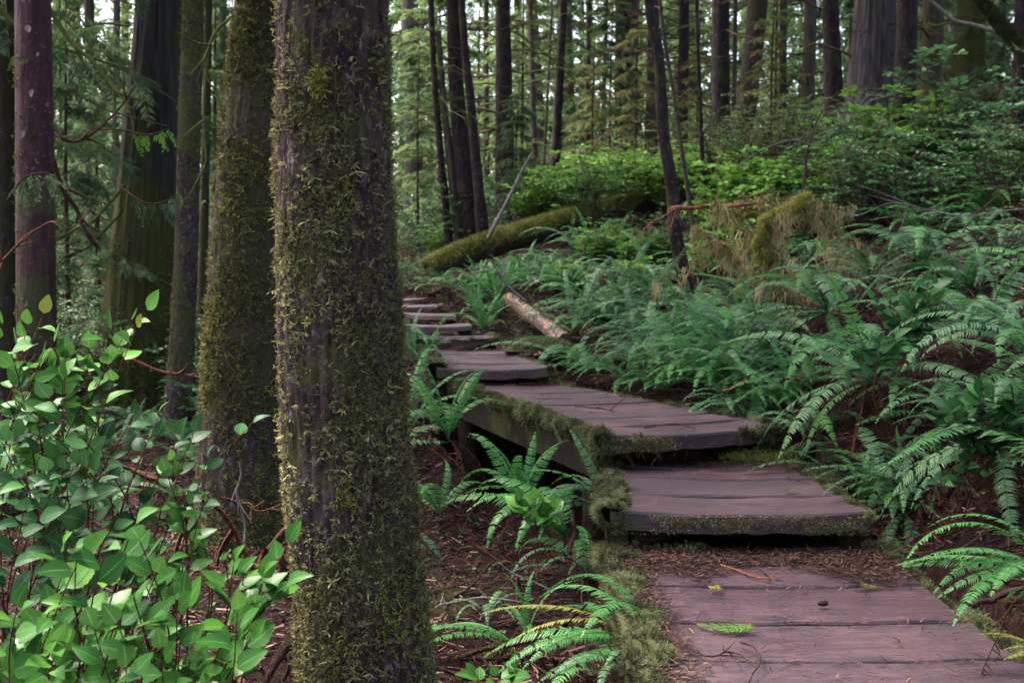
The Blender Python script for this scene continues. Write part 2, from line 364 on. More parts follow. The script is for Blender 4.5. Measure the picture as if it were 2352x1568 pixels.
def axis(lo, hi, fl, fh, f, c):
    a = list(np.arange(fl, fh, f)); x = fh
    while x < hi: a.append(x); x += c; c *= 1.25
    x = fl-f; c2 = f*2
    b = []
    while x > lo: b.append(x); x -= c2; c2 *= 1.25
    return np.array(b[::-1]+a)
gx = axis(-400, 400, -6, 7, .06, .12); gy = axis(-300, 500, 3, 17, .06, .12)
X, Y = np.meshgrid(gx, gy); Z = height(X, Y)
nx, ny = len(gx), len(gy); ii = np.arange(ny-1)[:, None]*nx+np.arange(nx-1)[None]
F = np.stack([ii, ii+1, ii+1+nx, ii+nx], -1).reshape(-1, 4)
g = Geo().add(np.stack([X, Y, Z], -1), F)
gr = part('ground', g, M['soil'], smooth=True); tag(gr, kind='structure')
# ------------------------------------------------------------------ templates
def ribbon(path, w, nrmv=(0, 0, 1)):
    path = np.asarray(path, float); T = nrm(np.gradient(path, axis=0)); S = nrm(np.cross(np.broadcast_to(np.array(nrmv, float), T.shape), T))
    w = np.asarray(w, float)[:, None]; V = np.stack([path-S*w, path+S*w], 1).reshape(-1, 3)
    n = len(path); i = np.arange(n-1)*2
    return V, np.stack([i, i+1, i+3, i+2], -1)
def merge(lst):
    V = []; F = []; A = []; n = 0
    for v, f, a in lst:
        V.append(v); F.append(f+n); A.append(np.broadcast_to(a, (len(v),))); n += len(v)
    return np.concatenate(V), np.concatenate(F), np.concatenate(A)
def leaf_tpl(n=7, wid=.30, fold=.25, curl=.25, point=1.0):
    t = np.linspace(0, 1, n); w = wid*np.sin(np.pi*t**.75)**.8*(1-.15*t)*(1+.05*np.cos(np.arange(n)*3.1)); w[0] = .015; w[-1] = .0
    z = -curl*t*t
    c = np.stack([t, 0*t, z], -1); l = c+np.stack([0*t, w, w*fold], -1); r = c+np.stack([0*t, -w, w*fold], -1)
    V = np.concatenate([l, c, r]); i = np.arange(n-1)
    F = np.concatenate([np.stack([i+n, i+n+1, i+1, i], -1), np.stack([i+2*n, i+2*n+1, i+n+1, i+n], -1)])
    return V, F, np.concatenate([np.ones(n), np.zeros(n), np.ones(n)])
LEAF = [leaf_tpl(12, .35, .2, .2), leaf_tpl(12, .32, .30, .42), leaf_tpl(12, .38, .12, -.12)]
SMALL = (np.array([[0, 0, 0], [.45, .28, .05], [1, 0, -.1], [.45, -.28, .05]]), np.array([[0, 1, 2, 3]]), np.zeros(4))
def tuft_tpl(k, seed, w=.10, out=.6):
    r = np.random.default_rng(seed); L = []
    for i in range(k):
        a = r.uniform(0, 2*np.pi); d = np.array([math.cos(a)*.7, math.sin(a)*.7, r.uniform(.2, 1)*out]); t = np.linspace(0, 1, 4)[:, None]
        cur = r.uniform(-.5, .5, 3)
        p = t*nrm(d)*r.uniform(.5, 1)+t*t*cur*.6
        v, f = ribbon(p, [w*.4, w, w*.9, w*.2], r.normal(size=3)); L.append((v, f, np.linspace(0, 1, 8)))
    return merge(L)
TUFTS = [tuft_tpl(8, s, .10) for s in range(6)]
FINE = [tuft_tpl(5, 40+s, .05, 1.0) for s in range(4)]
def strand_tpl(seed):
    r = np.random.default_rng(seed); L = []
    for i in range(6):
        t = np.linspace(0, 1, 5); x = r.uniform(-.12, .12, 2); a = r.uniform(-.15, .15, 2); l = r.uniform(.45, 1)
        p = np.stack([x[0]+a[0]*np.sin(t*5), x[1]+a[1]*np.sin(t*4+1), -t*l], -1); v, f = ribbon(p, [.016, .015, .012, .009, .003], (r.normal(), r.normal(), .1)); L.append((v, f, 0.))
    return merge(L)
STR = [strand_tpl(s) for s in range(5)]
def spray_tpl(seed, n=9, L=1.0, w=.035):
    """flat conifer spray along +x, side leaflets"""
    r = np.random.default_rng(seed); out = []
    t = np.linspace(0, 1, 4); v, f = ribbon(np.stack([t*L, 0*t, -.25*t*t], -1), [.012, .01, .008, .003]); out.append((v, f, 0.))
    for i in range(n):
        for s in (-1, 1):
            x = .08+.9*i/n+r.uniform(-.03, .03); l = (.38*(1-x*.75))*r.uniform(.7, 1.15); a = R(r.uniform(38, 62))
            d = np.array([math.cos(a), s*math.sin(a), r.uniform(-.45, -.02)])
            b = np.array([x*L, 0, -.25*x*x]); side = np.array([-d[1], d[0], 0])
            q = np.array([b-side*w*.4, b+d*l*.5-side*w, b+d*l+np.array([0, 0, -.04]), b+d*l*.5+side*w]); out.append((q, np.array([[0, 1, 2, 3]]), 0.))
    return merge(out)
SPRAY = [spray_tpl(s) for s in range(5)]
SPRAYC = [spray_tpl(20+s, 6, 1.0, .06) for s in range(3)]
NEED = (np.array([[0, -.07, 0], [1, -.05, .04], [1, .05, .04], [0, .07, 0]]), np.array([[0, 1, 2, 3]]), np.zeros(4))
# fern frond meshes (local: grows along +x and up, arching down)
def frond_geo(seed, th0, th1, npair=36, wid=.095, dead=False, power=1.0, side=0.0):
    r = np.random.default_rng(seed); n = 60; t = np.linspace(0, 1, n)
    th = th0+(th1-th0)*t**power; az = side*t*t
    dx = np.cos(th)*np.cos(az); dy = np.cos(th)*np.sin(az); dz = np.sin(th)
    C = np.stack([np.cumsum(dx), np.cumsum(dy), np.cumsum(dz)], -1)/n; C -= C[0]
    T = nrm(np.gradient(C, axis=0)); S = nrm(np.stack([-T[:, 1], T[:, 0], 0*T[:, 0]], -1)); N = np.cross(T, S)
    g = Geo(); v, f = tube(C[::5], np.linspace(.0055, .0015, len(C[::5])), 4); g.add(v, f, .15, 0)
    L = []
    for i in range(npair):
        x = .13+.86*(i/(npair-1))**.95; k = min(int(x*(n-1)), n-1)
        prof = min(1, .55+2.2*(x-.13))*(1-max(0, (x-.35)/.65)**1.9*.93)
        for s in (-1, 1):
            if dead and r.random() < .25: continue
            l = wid*prof*r.uniform(.88, 1.08); a = R(72+r.uniform(-5, 5)) if not dead else R(r.uniform(35, 80))
            tw = r.uniform(-.12, .12)+(-.22 if not dead else -.9)
            d = T[k]*math.cos(a)+s*S[k]*math.sin(a)+N[k]*tw*.8; d = nrm(d)
            p0 = C[k]; hw = .0082 if not dead else .006; e = T[k]*hw
            d2 = nrm(d+T[k]*.25-N[k]*.25)
            m_ = p0+d*l*.55; tip = m_+d2*l*.45
            q = np.array([p0-e*.8, p0+e*.8, m_-e*.75, m_+e*.75, tip])
            L.append((q, i))
    V = np.concatenate([q for q, _ in L]); nq = len(L); o = np.arange(nq)[:, None]*5
    F4 = (np.array([[0, 1, 3, 2]])[None]+o[:, None]).reshape(-1, 4); F3 = (np.array([[2, 3, 4]])[None]+o[:, None]).reshape(-1, 3)
    rr = np.repeat(np.clip(.5+.35*r.normal(size=nq)*.5+.15, 0, 1), 5)
    g.add(V, F4, rr, np.tile([0, 0, .5, .5, 1], nq)); 
    g.F.append(F3+g.n-len(V)); g.m.append(np.zeros(len(F3), np.int32))
    return g
FR = {'arch': [], 'up': [], 'low': [], 'hang': [], 'dead': []}
for s in range(6): FR['arch'].append((R(60+s*3), R(-30-s*8), 1.15, (s-2.5)*.16))
for s in range(4): FR['up'].append((R(80-s*2), R(28-s*14), 1.6, (s-1.5)*.2))
for s in range(4): FR['low'].append((R(30+s*4), R(-22-s*6), 1.0, (s-1.5)*.25))
for s in range(4): FR['hang'].append((R(20-s*4), R(-75), .8, (s-1.5)*.2))
for s in range(4): FR['dead'].append((R(10-s*8), R(-80), .5, (s-1.5)*.3))
FM = {}
for k in FR:
    for i, (a, b, pw, sd_) in enumerate(FR[k]):
        g = frond_geo(100+i+len(k)*31, a, b, 42 if k != 'dead' else 36, .086 if k != 'up' else .076, k == 'dead', pw, sd_)
        me = g.mesh('frond_'+k, M['fern'] if k != 'dead' else M['fern_dead']); FM.setdefault((k, 'fern' if k != 'dead' else 'fern_dead'), []).append(me)
        if k != 'dead':
            for mm in ('fern_lit', 'fern_yellow'):
                m2 = me.copy(); m2.materials.clear(); m2.materials.append(M[mm]); FM.setdefault((k, mm), []).append(m2)
        else:
            pass
AUTO = []
def fern(loc, size=.7, n=12, mix_=(('arch', .6), ('low', .2), ('up', .2)), mat='fern', az0=0.0, spread=2*math.pi, dead=3, label=None, seed=0, group='sword ferns along the boardwalk', tilt=0.0, name='sword_fern', downhill=None):
    size *= 1.2; n = int(n*1.05)
    r = random.Random(seed*7919+13); t = thing(name, label, 'fern', loc, group)
    for i in range(n):
        a = az0+spread*((i+r.uniform(.1, .9))/n-.5); x = r.random(); acc = 0
        for k, w in mix_:
            acc += w
            if x <= acc: break
        mt = mat
        if mat == 'fern' and r.random() < .2: mt = 'fern_lit'
        linkmesh('frond', r.choice(FM[(k, mt)]), t, (0, 0, 0), (r.uniform(-.35, .35), r.uniform(-.15, .15), a), size*r.uniform(.7, 1.12))
    for i in range(dead):
        a = az0+spread*(r.random()-.5)
        linkmesh('dead_frond', r.choice(FM[('dead', 'fern_dead')]), t, (0, 0, 0), (r.uniform(-.5, .5), 0, a), size*r.uniform(.6, 1.0))
    if label is None: AUTO.append((t, 'sword fern', size))
    return t
# ------------------------------------------------------------------ trees
def trunk_geo(path, rad, nseg=32, ridge=.03, rf=6.0, flare=0.0, seed=0, dz=.08, lump=.06, zf=.5):
    """path world points (bottom to top), displaced bark surface"""
    path = np.asarray(path, float); seglen = np.linalg.norm(np.diff(path, axis=0), axis=1).sum()
    n = max(8, int(seglen/dz)); s0 = np.r_[0, np.cumsum(np.linalg.norm(np.diff(path, axis=0), axis=1))]; s = np.linspace(0, s0[-1], n)
    C = curve(path, n) if len(path) > 2 else np.stack([np.interp(s, s0, path[:, k]) for k in range(3)], -1)
    # re-parametrise the curve by length
    sc = np.r_[0, np.cumsum(np.linalg.norm(np.diff(C, axis=0), axis=1))]; C = np.stack([np.interp(np.linspace(0, sc[-1], n), sc, C[:, k]) for k in range(3)], -1)
    idx = np.interp(s, s0, np.arange(len(path))); r = np.interp(idx, np.arange(len(path)), rad)
    T = nrm(np.gradient(C, axis=0)); th = np.arange(nseg)/nseg*2*np.pi
    U = nrm(np.cross(np.array([0, 1., 0]), T)) if abs(T[:, 1]).max() < .95 else nrm(np.cross(np.array([0, 0, 1.]), T)); W = np.cross(T, U)
    ct, st_ = np.cos(th), np.sin(th)
    q = np.stack([np.broadcast_to(ct*rf, (n, nseg)), np.broadcast_to(st_*rf, (n, nseg)), np.broadcast_to(s[:, None]*zf/np.maximum(r.mean(), .05), (n, nseg))], -1)
    d = 1+ridge*(1-2*abs(fbm(q, 1.0, 4, seed)))+lump*vnoise(q, .22, seed+5)
    if flare: d = d*(1+flare*np.exp(-s/(.9*r.mean()*3))[:, None]*(.7+.5*vnoise(np.stack([q[..., 0]*.35, q[..., 1]*.35, 0*q[..., 2]], -1), 1, seed+9)))
    V = C[:, None]+(r[:, None]*d)[..., None]*(ct[None, :, None]*U[:, None]+st_[None, :, None]*W[:, None])
    i = np.arange(n-1)[:, None]*nseg; j = np.arange(nseg)[None]; k = (j+1) % nseg
    F = np.stack([i+j, i+k, i+nseg+k, i+nseg+j], -1).reshape(-1, 4)
    N = nrm(V-C[:, None]); return V.reshape(-1, 3), F, N.reshape(-1, 3), C, r
def branch_geo(g, base, d, L, r0, rs, sub=4, droop=.15, lvl=0, sides=4, m=0):
    n = 7; t = np.linspace(0, 1, n)[:, None]; d = nrm(d); side = nrm(np.cross(d, [0, 0, 1.]))
    C = base+d*L*t+np.array([0, 0, -1.])*droop*L*t**2+side*L*rs.uniform(-.15, .15)*t**2+np.array([0, 0, 1])*L*.03*np.sin(t*9+rs.uniform(0, 6))
    v, f = tube(C, r0*(1-t[:, 0]*.85), sides); g.add(v, f, rs.random(), 0, m)
    if lvl < 2:
        for i in range(sub):
            x = rs.uniform(.25, .95); p = C[min(int(x*(n-1)), n-1)]
            dd = nrm(d+side*rs.choice([-1, 1])*rs.uniform(.5, 1.1)+np.array([0, 0, rs.uniform(-.45, .15)]))
            branch_geo(g, p, dd, L*rs.uniform(.2, .5)*(1.1-x*.5), r0*.45, rs, max(1, sub-2), droop, lvl+1, 3, m)
    return C
def bough(g, base, d, L, rs, tpl=SPRAY, size=.34, n=24, m=1, stem=0, droop=.3, hang=.5):
    n_ = 8; t = np.linspace(0, 1, n_)[:, None]; d = nrm(d); side = nrm(np.cross(d, [0, 0, 1.]))
    C = base+d*L*t-np.array([0, 0, 1.])*droop*L*t**2
    v, f = tube(C, .012*(L**.5)*(1-t[:, 0]*.85), 3); g.add(v, f, .4, 0, stem)
    x = rs.uniform(.12, 1, n); pos = np.stack([np.interp(x, t[:, 0], C[:, k]) for k in range(3)], -1)
    sg = rs.choice([-1, 1], n); out = (1-x)*L*.33*rs.uniform(0, 1, n); pos = pos+side*(sg*out)[:, None]-np.array([0, 0, 1])*(out*.3)[:, None]
    dd = d[None]*rs.uniform(.2, 1, n)[:, None]+side[None]*(sg*rs.uniform(.3, 1.1, n))[:, None]+np.array([0, 0, -1.])*rs.uniform(0, hang, n)[:, None]
    for k in range(len(tpl)):
        q = np.arange(n) % len(tpl) == k
        scatter(g, tpl[k], pos[q], frames(dd[q], None, rs.normal(0, .35, q.sum())), size*rs.uniform(.6, 1.3, q.sum()), rs.random(q.sum()), m)
def crown_mesh(seed, h0, h1, rad, n, tpl=SPRAY, size=.36, mats=None, per=26, droop=.3, hang=.5, taper=True):
    rs = np.random.default_rng(seed); g = Geo()
    for i in range(n):
        x = (i+rs.random())/n; a = i*2.4+rs.uniform(-.5, .5); L = rad*((1.05-.8*x) if taper else rs.uniform(.6, 1))*rs.uniform(.65, 1.15)
        bough(g, np.array([0, 0, h0+(h1-h0)*x]), np.array([math.cos(a), math.sin(a), rs.uniform(-.1, .3)]), L, rs, tpl, size*rs.uniform(.8, 1.2), per, 1, 0, droop, hang)
    return g.mesh('crown', mats or [M['twig'], M['needle']])
CROWN = {'hem': [crown_mesh(s, .6, 6.5, 1.9, 34, size=.36) for s in (1, 2, 3)],
         'high': [crown_mesh(10+s, 0, 7, 2.6, 30, SPRAYC, .6, None, 22, taper=False) for s in (1, 2)],
         'ced': [crown_mesh(20+s, .4, 6, 2.0, 30, SPRAY, .42, [M['twig_mossy'], M['needle_cool']], 24, .45, 1.0) for s in (1, 2)],
         'olive': [crown_mesh(30+s, .3, 5.0, 1.7, 26, SPRAY, .30, [M['twig_mossy'], M['needle_olive']], 18, .35, .7) for s in (1, 2)]}
TREES = []
def tree(name, label, pp, bark, seed, cat='tree', top=9.0, dead=(0, 0, 1.2), nseg=20, ridge=.05, rf=5, crown=None, crownz=None, flare=.25, dz=.12, zf=.4, group=None, broken=False, bm='twig', lump=.06, base=None, ext=.9):
    """pp: list of (u, v, D, width) from the top of the picture down to the foot"""
    W = [P(u, v, D) for u, v, D, w in pp]; rr = [w/2*D/FPX for u, v, D, w in pp]
    foot = W[-1]; hz = H1(foot[0], foot[1]); 
    W = W[::-1]; rr = rr[::-1]
    if foot[2] > hz-.1:
        dirn = (W[0]-W[1]); dirn = dirn/max(-dirn[2], .1) if dirn[2] < 0 else np.array([0, 0, -1.])
        k = foot[2]-hz+.15; W = [W[0]+dirn*k]+W; rr = [rr[0]*1.02]+rr
    if not broken:
        d = nrm(W[-1]-W[-2] if len(W) > 1 else np.array([0, 0, 1.])); d = nrm(d*.5+np.array([0, 0, .5])); k = max(top-W[-1][2], .5)/d[2]
        W += [W[-1]+d*k*.5, W[-1]+d*k]; rr += [rr[-1]*.85, rr[-1]*.6]
    W = np.array(W); rr = np.array(rr)
    loc = W[0].copy(); loc[2] = max(hz, W[0][2]); t = thing(name, label, cat, loc, group)
    V, F, N, C, r = trunk_geo(W, rr, nseg, ridge, rf, flare, seed, dz, lump, zf)
    g = Geo().add(V, F)
    # close the top
    nn = len(V)//nseg; ctr = V[-nseg:].mean(0); g.add(np.r_[V[-nseg:], [ctr+np.array([0, 0, .02])]], np.array([[i, (i+1) % nseg, nseg] for i in range(nseg)]))
    part('trunk', g, M[bark], t, True)
    rs = np.random.default_rng(seed+500); nb, z0, Lb = dead
    if nb:
        g = Geo()
        for i in range(int(nb*2.3)):
            k = rs.integers(0, len(C)); p = C[k]
            if p[2] < z0+hz: p = C[min(len(C)-1, int(len(C)*rs.uniform(.3, .9)))]
            u_, v_, D_ = proj(p)
            if v_ < -250: continue
            k = np.argmin(np.linalg.norm(C-p, axis=1)); a = rs.uniform(0, 2*np.pi)
            if nb <= 6:
                g = Geo(); branch_geo(g, p, np.array([math.cos(a), math.sin(a)*.8, rs.uniform(-.15, .45)]), Lb*rs.uniform(.4, 1.3), max(.008, min(r[k]*.16, .024)), rs, 5, rs.uniform(-.05, .4)); part('dead_branch', g, M[bm], t); g = Geo(); continue
            branch_geo(g, p, np.array([math.cos(a), math.sin(a)*.8, rs.uniform(-.15, .45)]), Lb*rs.uniform(.4, 1.3), max(.008, min(r[k]*.16, .024)), rs, 5, rs.uniform(-.05, .4))
        if g.n: part('dead_branches', g, M[bm], t)
    if crown:
        k, sc, z = crown; kk = np.argmin(abs(C[:, 2]-(hz+z))); me = CROWN[k][seed % len(CROWN[k])]
        linkmesh('crown', me, t, C[kk]-loc, (0, 0, seed*1.7), sc)
    TREES.append((t, V, F, N, C, r)); return t, V, F, N, C, r
def pick(V, N, n, rs, dens=None):
    k = rs.integers(0, len(V), int(n)); 
    if dens is not None: k = k[rs.random(len(k)) < dens(V[k])]
    return V[k]+rs.normal(0, .006, (len(k), 3)), N[k]
def lichen(V, N, n, rs, parent, mat, size=(.014, .034), tpl=TUFTS, dens=None, name='lichen', down=.45, zmax=3.4):
    ok = V[:, 2] < zmax; p, nn = pick(V[ok], N[ok], n, rs, dens); g = Geo(); m = len(p)
    tang = np.cross(nn, [0, 0, 1.])
    p = p+tang*rs.uniform(-.012, .012, m)[:, None]
    d = nrm(nn*rs.uniform(.5, 1.2, m)[:, None]+tang*rs.normal(0, .5, m)[:, None]+np.array([0, 0, -1.])*rs.uniform(down*.2, down*1.8, m)[:, None])
    Mx = frames(np.cross(d, rs.normal(size=(m, 3))), d)
    patch = .5+.5*fbm(p, 3.0, 3, 77)+rs.normal(0, .22, m)
    for k in range(len(tpl)):
        q = np.arange(m) % len(tpl) == k
        scatter(g, tpl[k], p[q]-nn[q]*.002, Mx[q], rs.uniform(size[0], size[1], q.sum()), np.clip(patch[q], 0, 1))
    return part(name, g, M[mat], parent)
def clumps(tr, spots, mat, name, dcam):
    V, N = tr[1], tr[3]; r = np.random.default_rng(31); k0 = N[:, 1] < .15; V = V[k0]; N = N[k0]
    u = CX+V[:, 0]/(V[:, 1]*cp-(V[:, 2]-CAMH)*sp)*FPX; D = V[:, 1]*cp-(V[:, 2]-CAMH)*sp; v = CY-(V[:, 1]*sp+(V[:, 2]-CAMH)*cp)/D*FPX
    for (a, b, ru, rv, n, sz) in spots:
        d = ((u-a)/ru)**2+((v-b)/rv)**2; idx = np.nonzero(d < 1)[0]
        if len(idx) == 0: continue
        k = r.choice(idx, n); k = k[r.random(n) < 1.1-d[k]]; nn = N[k]; m = len(k); g = Geo(); dd = nrm(nn+np.array([0, 0, -.5])+r.normal(0, .3, (m, 3)))
        for q_ in range(4):
            q = np.arange(m) % 4 == q_; scatter(g, FINE[q_], V[k][q]+nn[q]*.004, frames(np.cross(dd[q], r.normal(size=(q.sum(), 3))), dd[q]), r.uniform(sz*.5, sz, q.sum()), r.random(q.sum()))
        part(name, g, M[mat], tr[0])
# the near lichen-covered trunk
t1 = tree('tree', 'thick foreground trunk shaggy with olive lichen, left of the boardwalk', [(762, 0, 4.0, 244), (766, 400, 4.0, 250), (780, 800, 4.0, 268), (802, 1100, 4.0, 276), (842, 1568, 4.0, 285), (862, 1800, 4.0, 300)],
     'bark_main', 1, top=7, nseg=220, ridge=.065, rf=11, dz=.012, flare=.15, crown=('high', .8, 6.6), zf=.3, lump=.035)
rs = np.random.default_rng(5)
def dn(V): 
    a = fbm(V, 2.6, 4, 21); b = fbm(V*np.array([1, 1, .4]), 9, 3, 4)
    low = np.clip((2.05-V[:, 2])/1.0, 0, 1); return np.clip(.24+.28*low+1.0*a+1.1*b, .06, 1)
lichen(t1[1], t1[3], 80000, rs, t1[0], 'lichen', (.007, .020), dens=dn)
lichen(t1[1], t1[3], 6000, rs, t1[0], 'lichen', (.016, .034), dens=lambda V: np.clip(-.12+1.9*fbm(V, 6, 3, 61)+.12*np.clip(2.0-V[:, 2], 0, 2), 0, 1), name='lichen_tufts', down=1.7)
lichen(t1[1], t1[3], 16000, rs, t1[0], 'lichen2', (.012, .032), dens=lambda V: np.clip(-.05+1.6*fbm(V, 1.7, 3, 88)+.5*np.clip((.9-V[:, 2]), 0, 1), 0, 1), name='moss')
clumps(t1, [(733, 190, 22, 50, 150, .03), (800, 455, 24, 40, 60, .025), (795, 1130, 35, 50, 70, .025), (900, 1420, 45, 110, 200, .025), (790, 1500, 50, 60, 90, .025), (720, 700, 30, 50, 50, .025)], 'moss_bright', 'moss_clump', 4)
# second trunk, behind it
t2 = tree('tree', 'wide mossy trunk flaring at its foot, partly hidden by the foreground trunk', [(600, 0, 7.7, 112), (592, 250, 7.7, 150), (580, 500, 7.7, 165), (572, 800, 7.7, 195), (568, 1050, 7.7, 212), (570, 1250, 7.7, 235)],
     'bark_moss', 2, top=9, nseg=140, ridge=.05, rf=7, dz=.025, flare=.12, crown=('high', .9, 8), lump=.04)
lichen(t2[1], t2[3], 50000, rs, t2[0], 'lichen2', (.012, .034), dens=lambda V: np.clip(.38+1.2*fbm(V, 3.2, 4, 31), .08, 1), name='moss', zmax=3.6)
t3 = tree('tree', 'slender straight trunk with thin moss between the big cedar and the wide mossy trunk', [(444, 0, 11.7, 44), (436, 270, 11.7, 50), (428, 600, 11.7, 52), (414, 850, 11.7, 54), (405, 1010, 11.7, 62)], 'bark_thin', 3, nseg=60, dz=.03, ridge=.06, crown=('high', .8, 7))
lichen(t3[1], t3[3], 9000, rs, t3[0], 'lichen2', (.012, .032), dens=lambda V: np.clip(.3+.9*fbm(V, 2.2, 4, 33), .03, 1), name='moss', zmax=4.2)
t4 = tree('cedar_tree', 'broad dark cedar with long vertical bark furrows at left', [(380, 0, 13.3, 128), (362, 250, 13.3, 140), (348, 450, 13.3, 150), (336, 650, 13.3, 165), (326, 930, 13.3, 205)], 'bark_cedar', 4, nseg=160, ridge=.055, rf=17, dz=.05, zf=.10, flare=.25, top=12, crown=('high', 1.2, 9), lump=.03)
lichen(t4[1], t4[3], 12000, rs, t4[0], 'lichen2', (.02, .05), dens=lambda V: np.clip(.9*np.clip((1.3-V[:, 2])/1.2, 0, 1)+.5*fbm(V, 2.2, 4, 33)-.1, 0, 1), name='moss', zmax=2)
t5 = tree('tree', 'reddish purple peeling trunk at the left side of the frame', [(76, 0, 9.8, 76), (80, 400, 9.8, 80), (84, 800, 9.8, 86), (86, 1090, 9.8, 96)], 'bark_red', 5, nseg=70, dz=.04, ridge=.035, rf=4, crown=('high', .9, 8), zf=.2)
lichen(t5[1], t5[3], 9000, rs, t5[0], 'lichen2', (.012, .034), dens=lambda V: np.clip(.8*np.clip((1.5-V[:, 2])/1.6, 0, 1)+.9*fbm(V, 2.2, 4, 53)-.15, 0, 1), name='moss', zmax=3)
for i, (u, v, L) in enumerate([(62, 58, .11), (72, 205, .10), (52, 300, .09), (88, 120, .06), (60, 690, .08)]):
    p = P(u, v, 9.62); g = Geo(); scatter(g, LEAF[2], p[None], frames(np.array([[.3-.1*i, -.35, -.8]]), np.array([.3*(-1)**i, -1., .2])), np.array([[L*.75, L*.55, L]])); part('bark_flake', g, M['bark_flake'], t5[0])
tree('tree', 'dark mossy trunk cut by the left frame edge', [(14, 0, 12.5, 44), (10, 500, 12.5, 48), (8, 930, 12.5, 56)], 'bark_moss', 6, dead=(8, 1, 1.4), bm='twig_mossy', crown=('ced', 1.0, 3))
tree('tree', 'thin dark trunk just behind the slender mossy trunk', [(478, 0, 16, 18), (470, 450, 16, 20), (462, 860, 16, 24)], 'bark_moss', 7, dead=(14, 1, 1.2), bm='twig_mossy', crown=('high', .7, 6))
# background trunks: name, label, points, bark, (dead branches)
BT = [
 ('very thin black trunk left of the broken-topped stem', [(990, 0, 19, 13), (1003, 250, 19, 14), (1032, 560, 19, 20)], 'bark_dark', (14, 1, 1.5)),
 ('straight dark trunk behind the plank steps, third of the leaning cluster', [(1040, 0, 19, 30), (1052, 250, 19, 36), (1088, 565, 19, 56)], 'bark_dark', (12, 1.5, 1.5)),
 ('slim dark trunk on the right side of the leaning cluster', [(1060, 0, 18.6, 15), (1082, 250, 18.6, 20), (1112, 565, 18.6, 30)], 'bark_dark', (12, 1, 1.5)),
 ('straight purplish trunk above the left half of the mossy fallen log', [(1155, 0, 22, 33), (1158, 250, 22, 38), (1160, 535, 22, 52)], 'bark_dark', (34, .8, 2.2)),
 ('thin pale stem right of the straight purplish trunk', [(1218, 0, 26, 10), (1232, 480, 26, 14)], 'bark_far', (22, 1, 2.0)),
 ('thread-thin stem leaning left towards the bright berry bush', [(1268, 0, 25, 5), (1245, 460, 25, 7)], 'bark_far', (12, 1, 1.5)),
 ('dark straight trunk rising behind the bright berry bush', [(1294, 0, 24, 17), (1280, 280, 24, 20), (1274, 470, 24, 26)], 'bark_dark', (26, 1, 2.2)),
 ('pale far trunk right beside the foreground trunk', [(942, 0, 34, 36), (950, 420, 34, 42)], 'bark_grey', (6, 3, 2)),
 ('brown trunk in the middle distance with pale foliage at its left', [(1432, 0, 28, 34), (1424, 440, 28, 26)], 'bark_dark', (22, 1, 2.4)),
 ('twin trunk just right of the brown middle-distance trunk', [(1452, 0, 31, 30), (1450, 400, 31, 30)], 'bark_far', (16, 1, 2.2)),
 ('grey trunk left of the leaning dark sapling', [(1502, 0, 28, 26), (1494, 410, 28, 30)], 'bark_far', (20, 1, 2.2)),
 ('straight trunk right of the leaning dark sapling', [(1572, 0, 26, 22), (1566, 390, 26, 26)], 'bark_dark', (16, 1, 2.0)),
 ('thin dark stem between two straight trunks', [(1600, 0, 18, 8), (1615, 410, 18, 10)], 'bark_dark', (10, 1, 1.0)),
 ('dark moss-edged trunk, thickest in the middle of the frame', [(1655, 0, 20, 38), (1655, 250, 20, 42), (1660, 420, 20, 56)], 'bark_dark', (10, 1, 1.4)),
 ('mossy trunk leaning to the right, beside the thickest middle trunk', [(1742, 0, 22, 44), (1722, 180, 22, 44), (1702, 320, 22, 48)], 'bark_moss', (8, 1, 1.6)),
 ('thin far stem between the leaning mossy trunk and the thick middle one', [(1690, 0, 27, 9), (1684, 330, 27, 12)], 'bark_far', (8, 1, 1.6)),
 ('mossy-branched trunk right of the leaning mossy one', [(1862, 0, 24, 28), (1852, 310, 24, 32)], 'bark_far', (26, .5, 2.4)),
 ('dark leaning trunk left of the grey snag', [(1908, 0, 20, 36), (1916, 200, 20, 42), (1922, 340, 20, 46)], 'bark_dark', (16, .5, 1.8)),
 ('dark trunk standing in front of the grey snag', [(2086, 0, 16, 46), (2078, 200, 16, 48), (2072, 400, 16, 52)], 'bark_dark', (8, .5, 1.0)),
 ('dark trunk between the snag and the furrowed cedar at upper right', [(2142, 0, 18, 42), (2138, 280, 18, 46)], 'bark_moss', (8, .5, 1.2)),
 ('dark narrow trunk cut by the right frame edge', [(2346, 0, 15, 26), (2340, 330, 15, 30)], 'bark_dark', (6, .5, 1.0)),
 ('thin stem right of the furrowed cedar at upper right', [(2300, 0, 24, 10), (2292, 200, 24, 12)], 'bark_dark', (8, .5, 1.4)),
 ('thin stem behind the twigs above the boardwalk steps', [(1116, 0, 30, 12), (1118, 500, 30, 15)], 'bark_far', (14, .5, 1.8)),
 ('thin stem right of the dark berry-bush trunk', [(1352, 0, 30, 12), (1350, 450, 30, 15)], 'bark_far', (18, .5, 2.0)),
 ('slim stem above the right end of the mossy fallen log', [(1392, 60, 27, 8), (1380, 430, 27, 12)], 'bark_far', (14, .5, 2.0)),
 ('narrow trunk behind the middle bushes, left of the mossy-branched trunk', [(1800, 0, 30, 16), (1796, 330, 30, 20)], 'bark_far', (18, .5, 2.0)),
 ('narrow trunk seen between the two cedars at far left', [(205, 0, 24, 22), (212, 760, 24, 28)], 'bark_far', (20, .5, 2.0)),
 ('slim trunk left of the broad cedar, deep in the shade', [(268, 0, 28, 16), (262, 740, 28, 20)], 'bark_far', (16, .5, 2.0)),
 ('thin trunk seen left of the wide mossy trunk', [(512, 0, 22, 16), (506, 760, 22, 20)], 'bark_far', (12, .5, 1.6)),
]
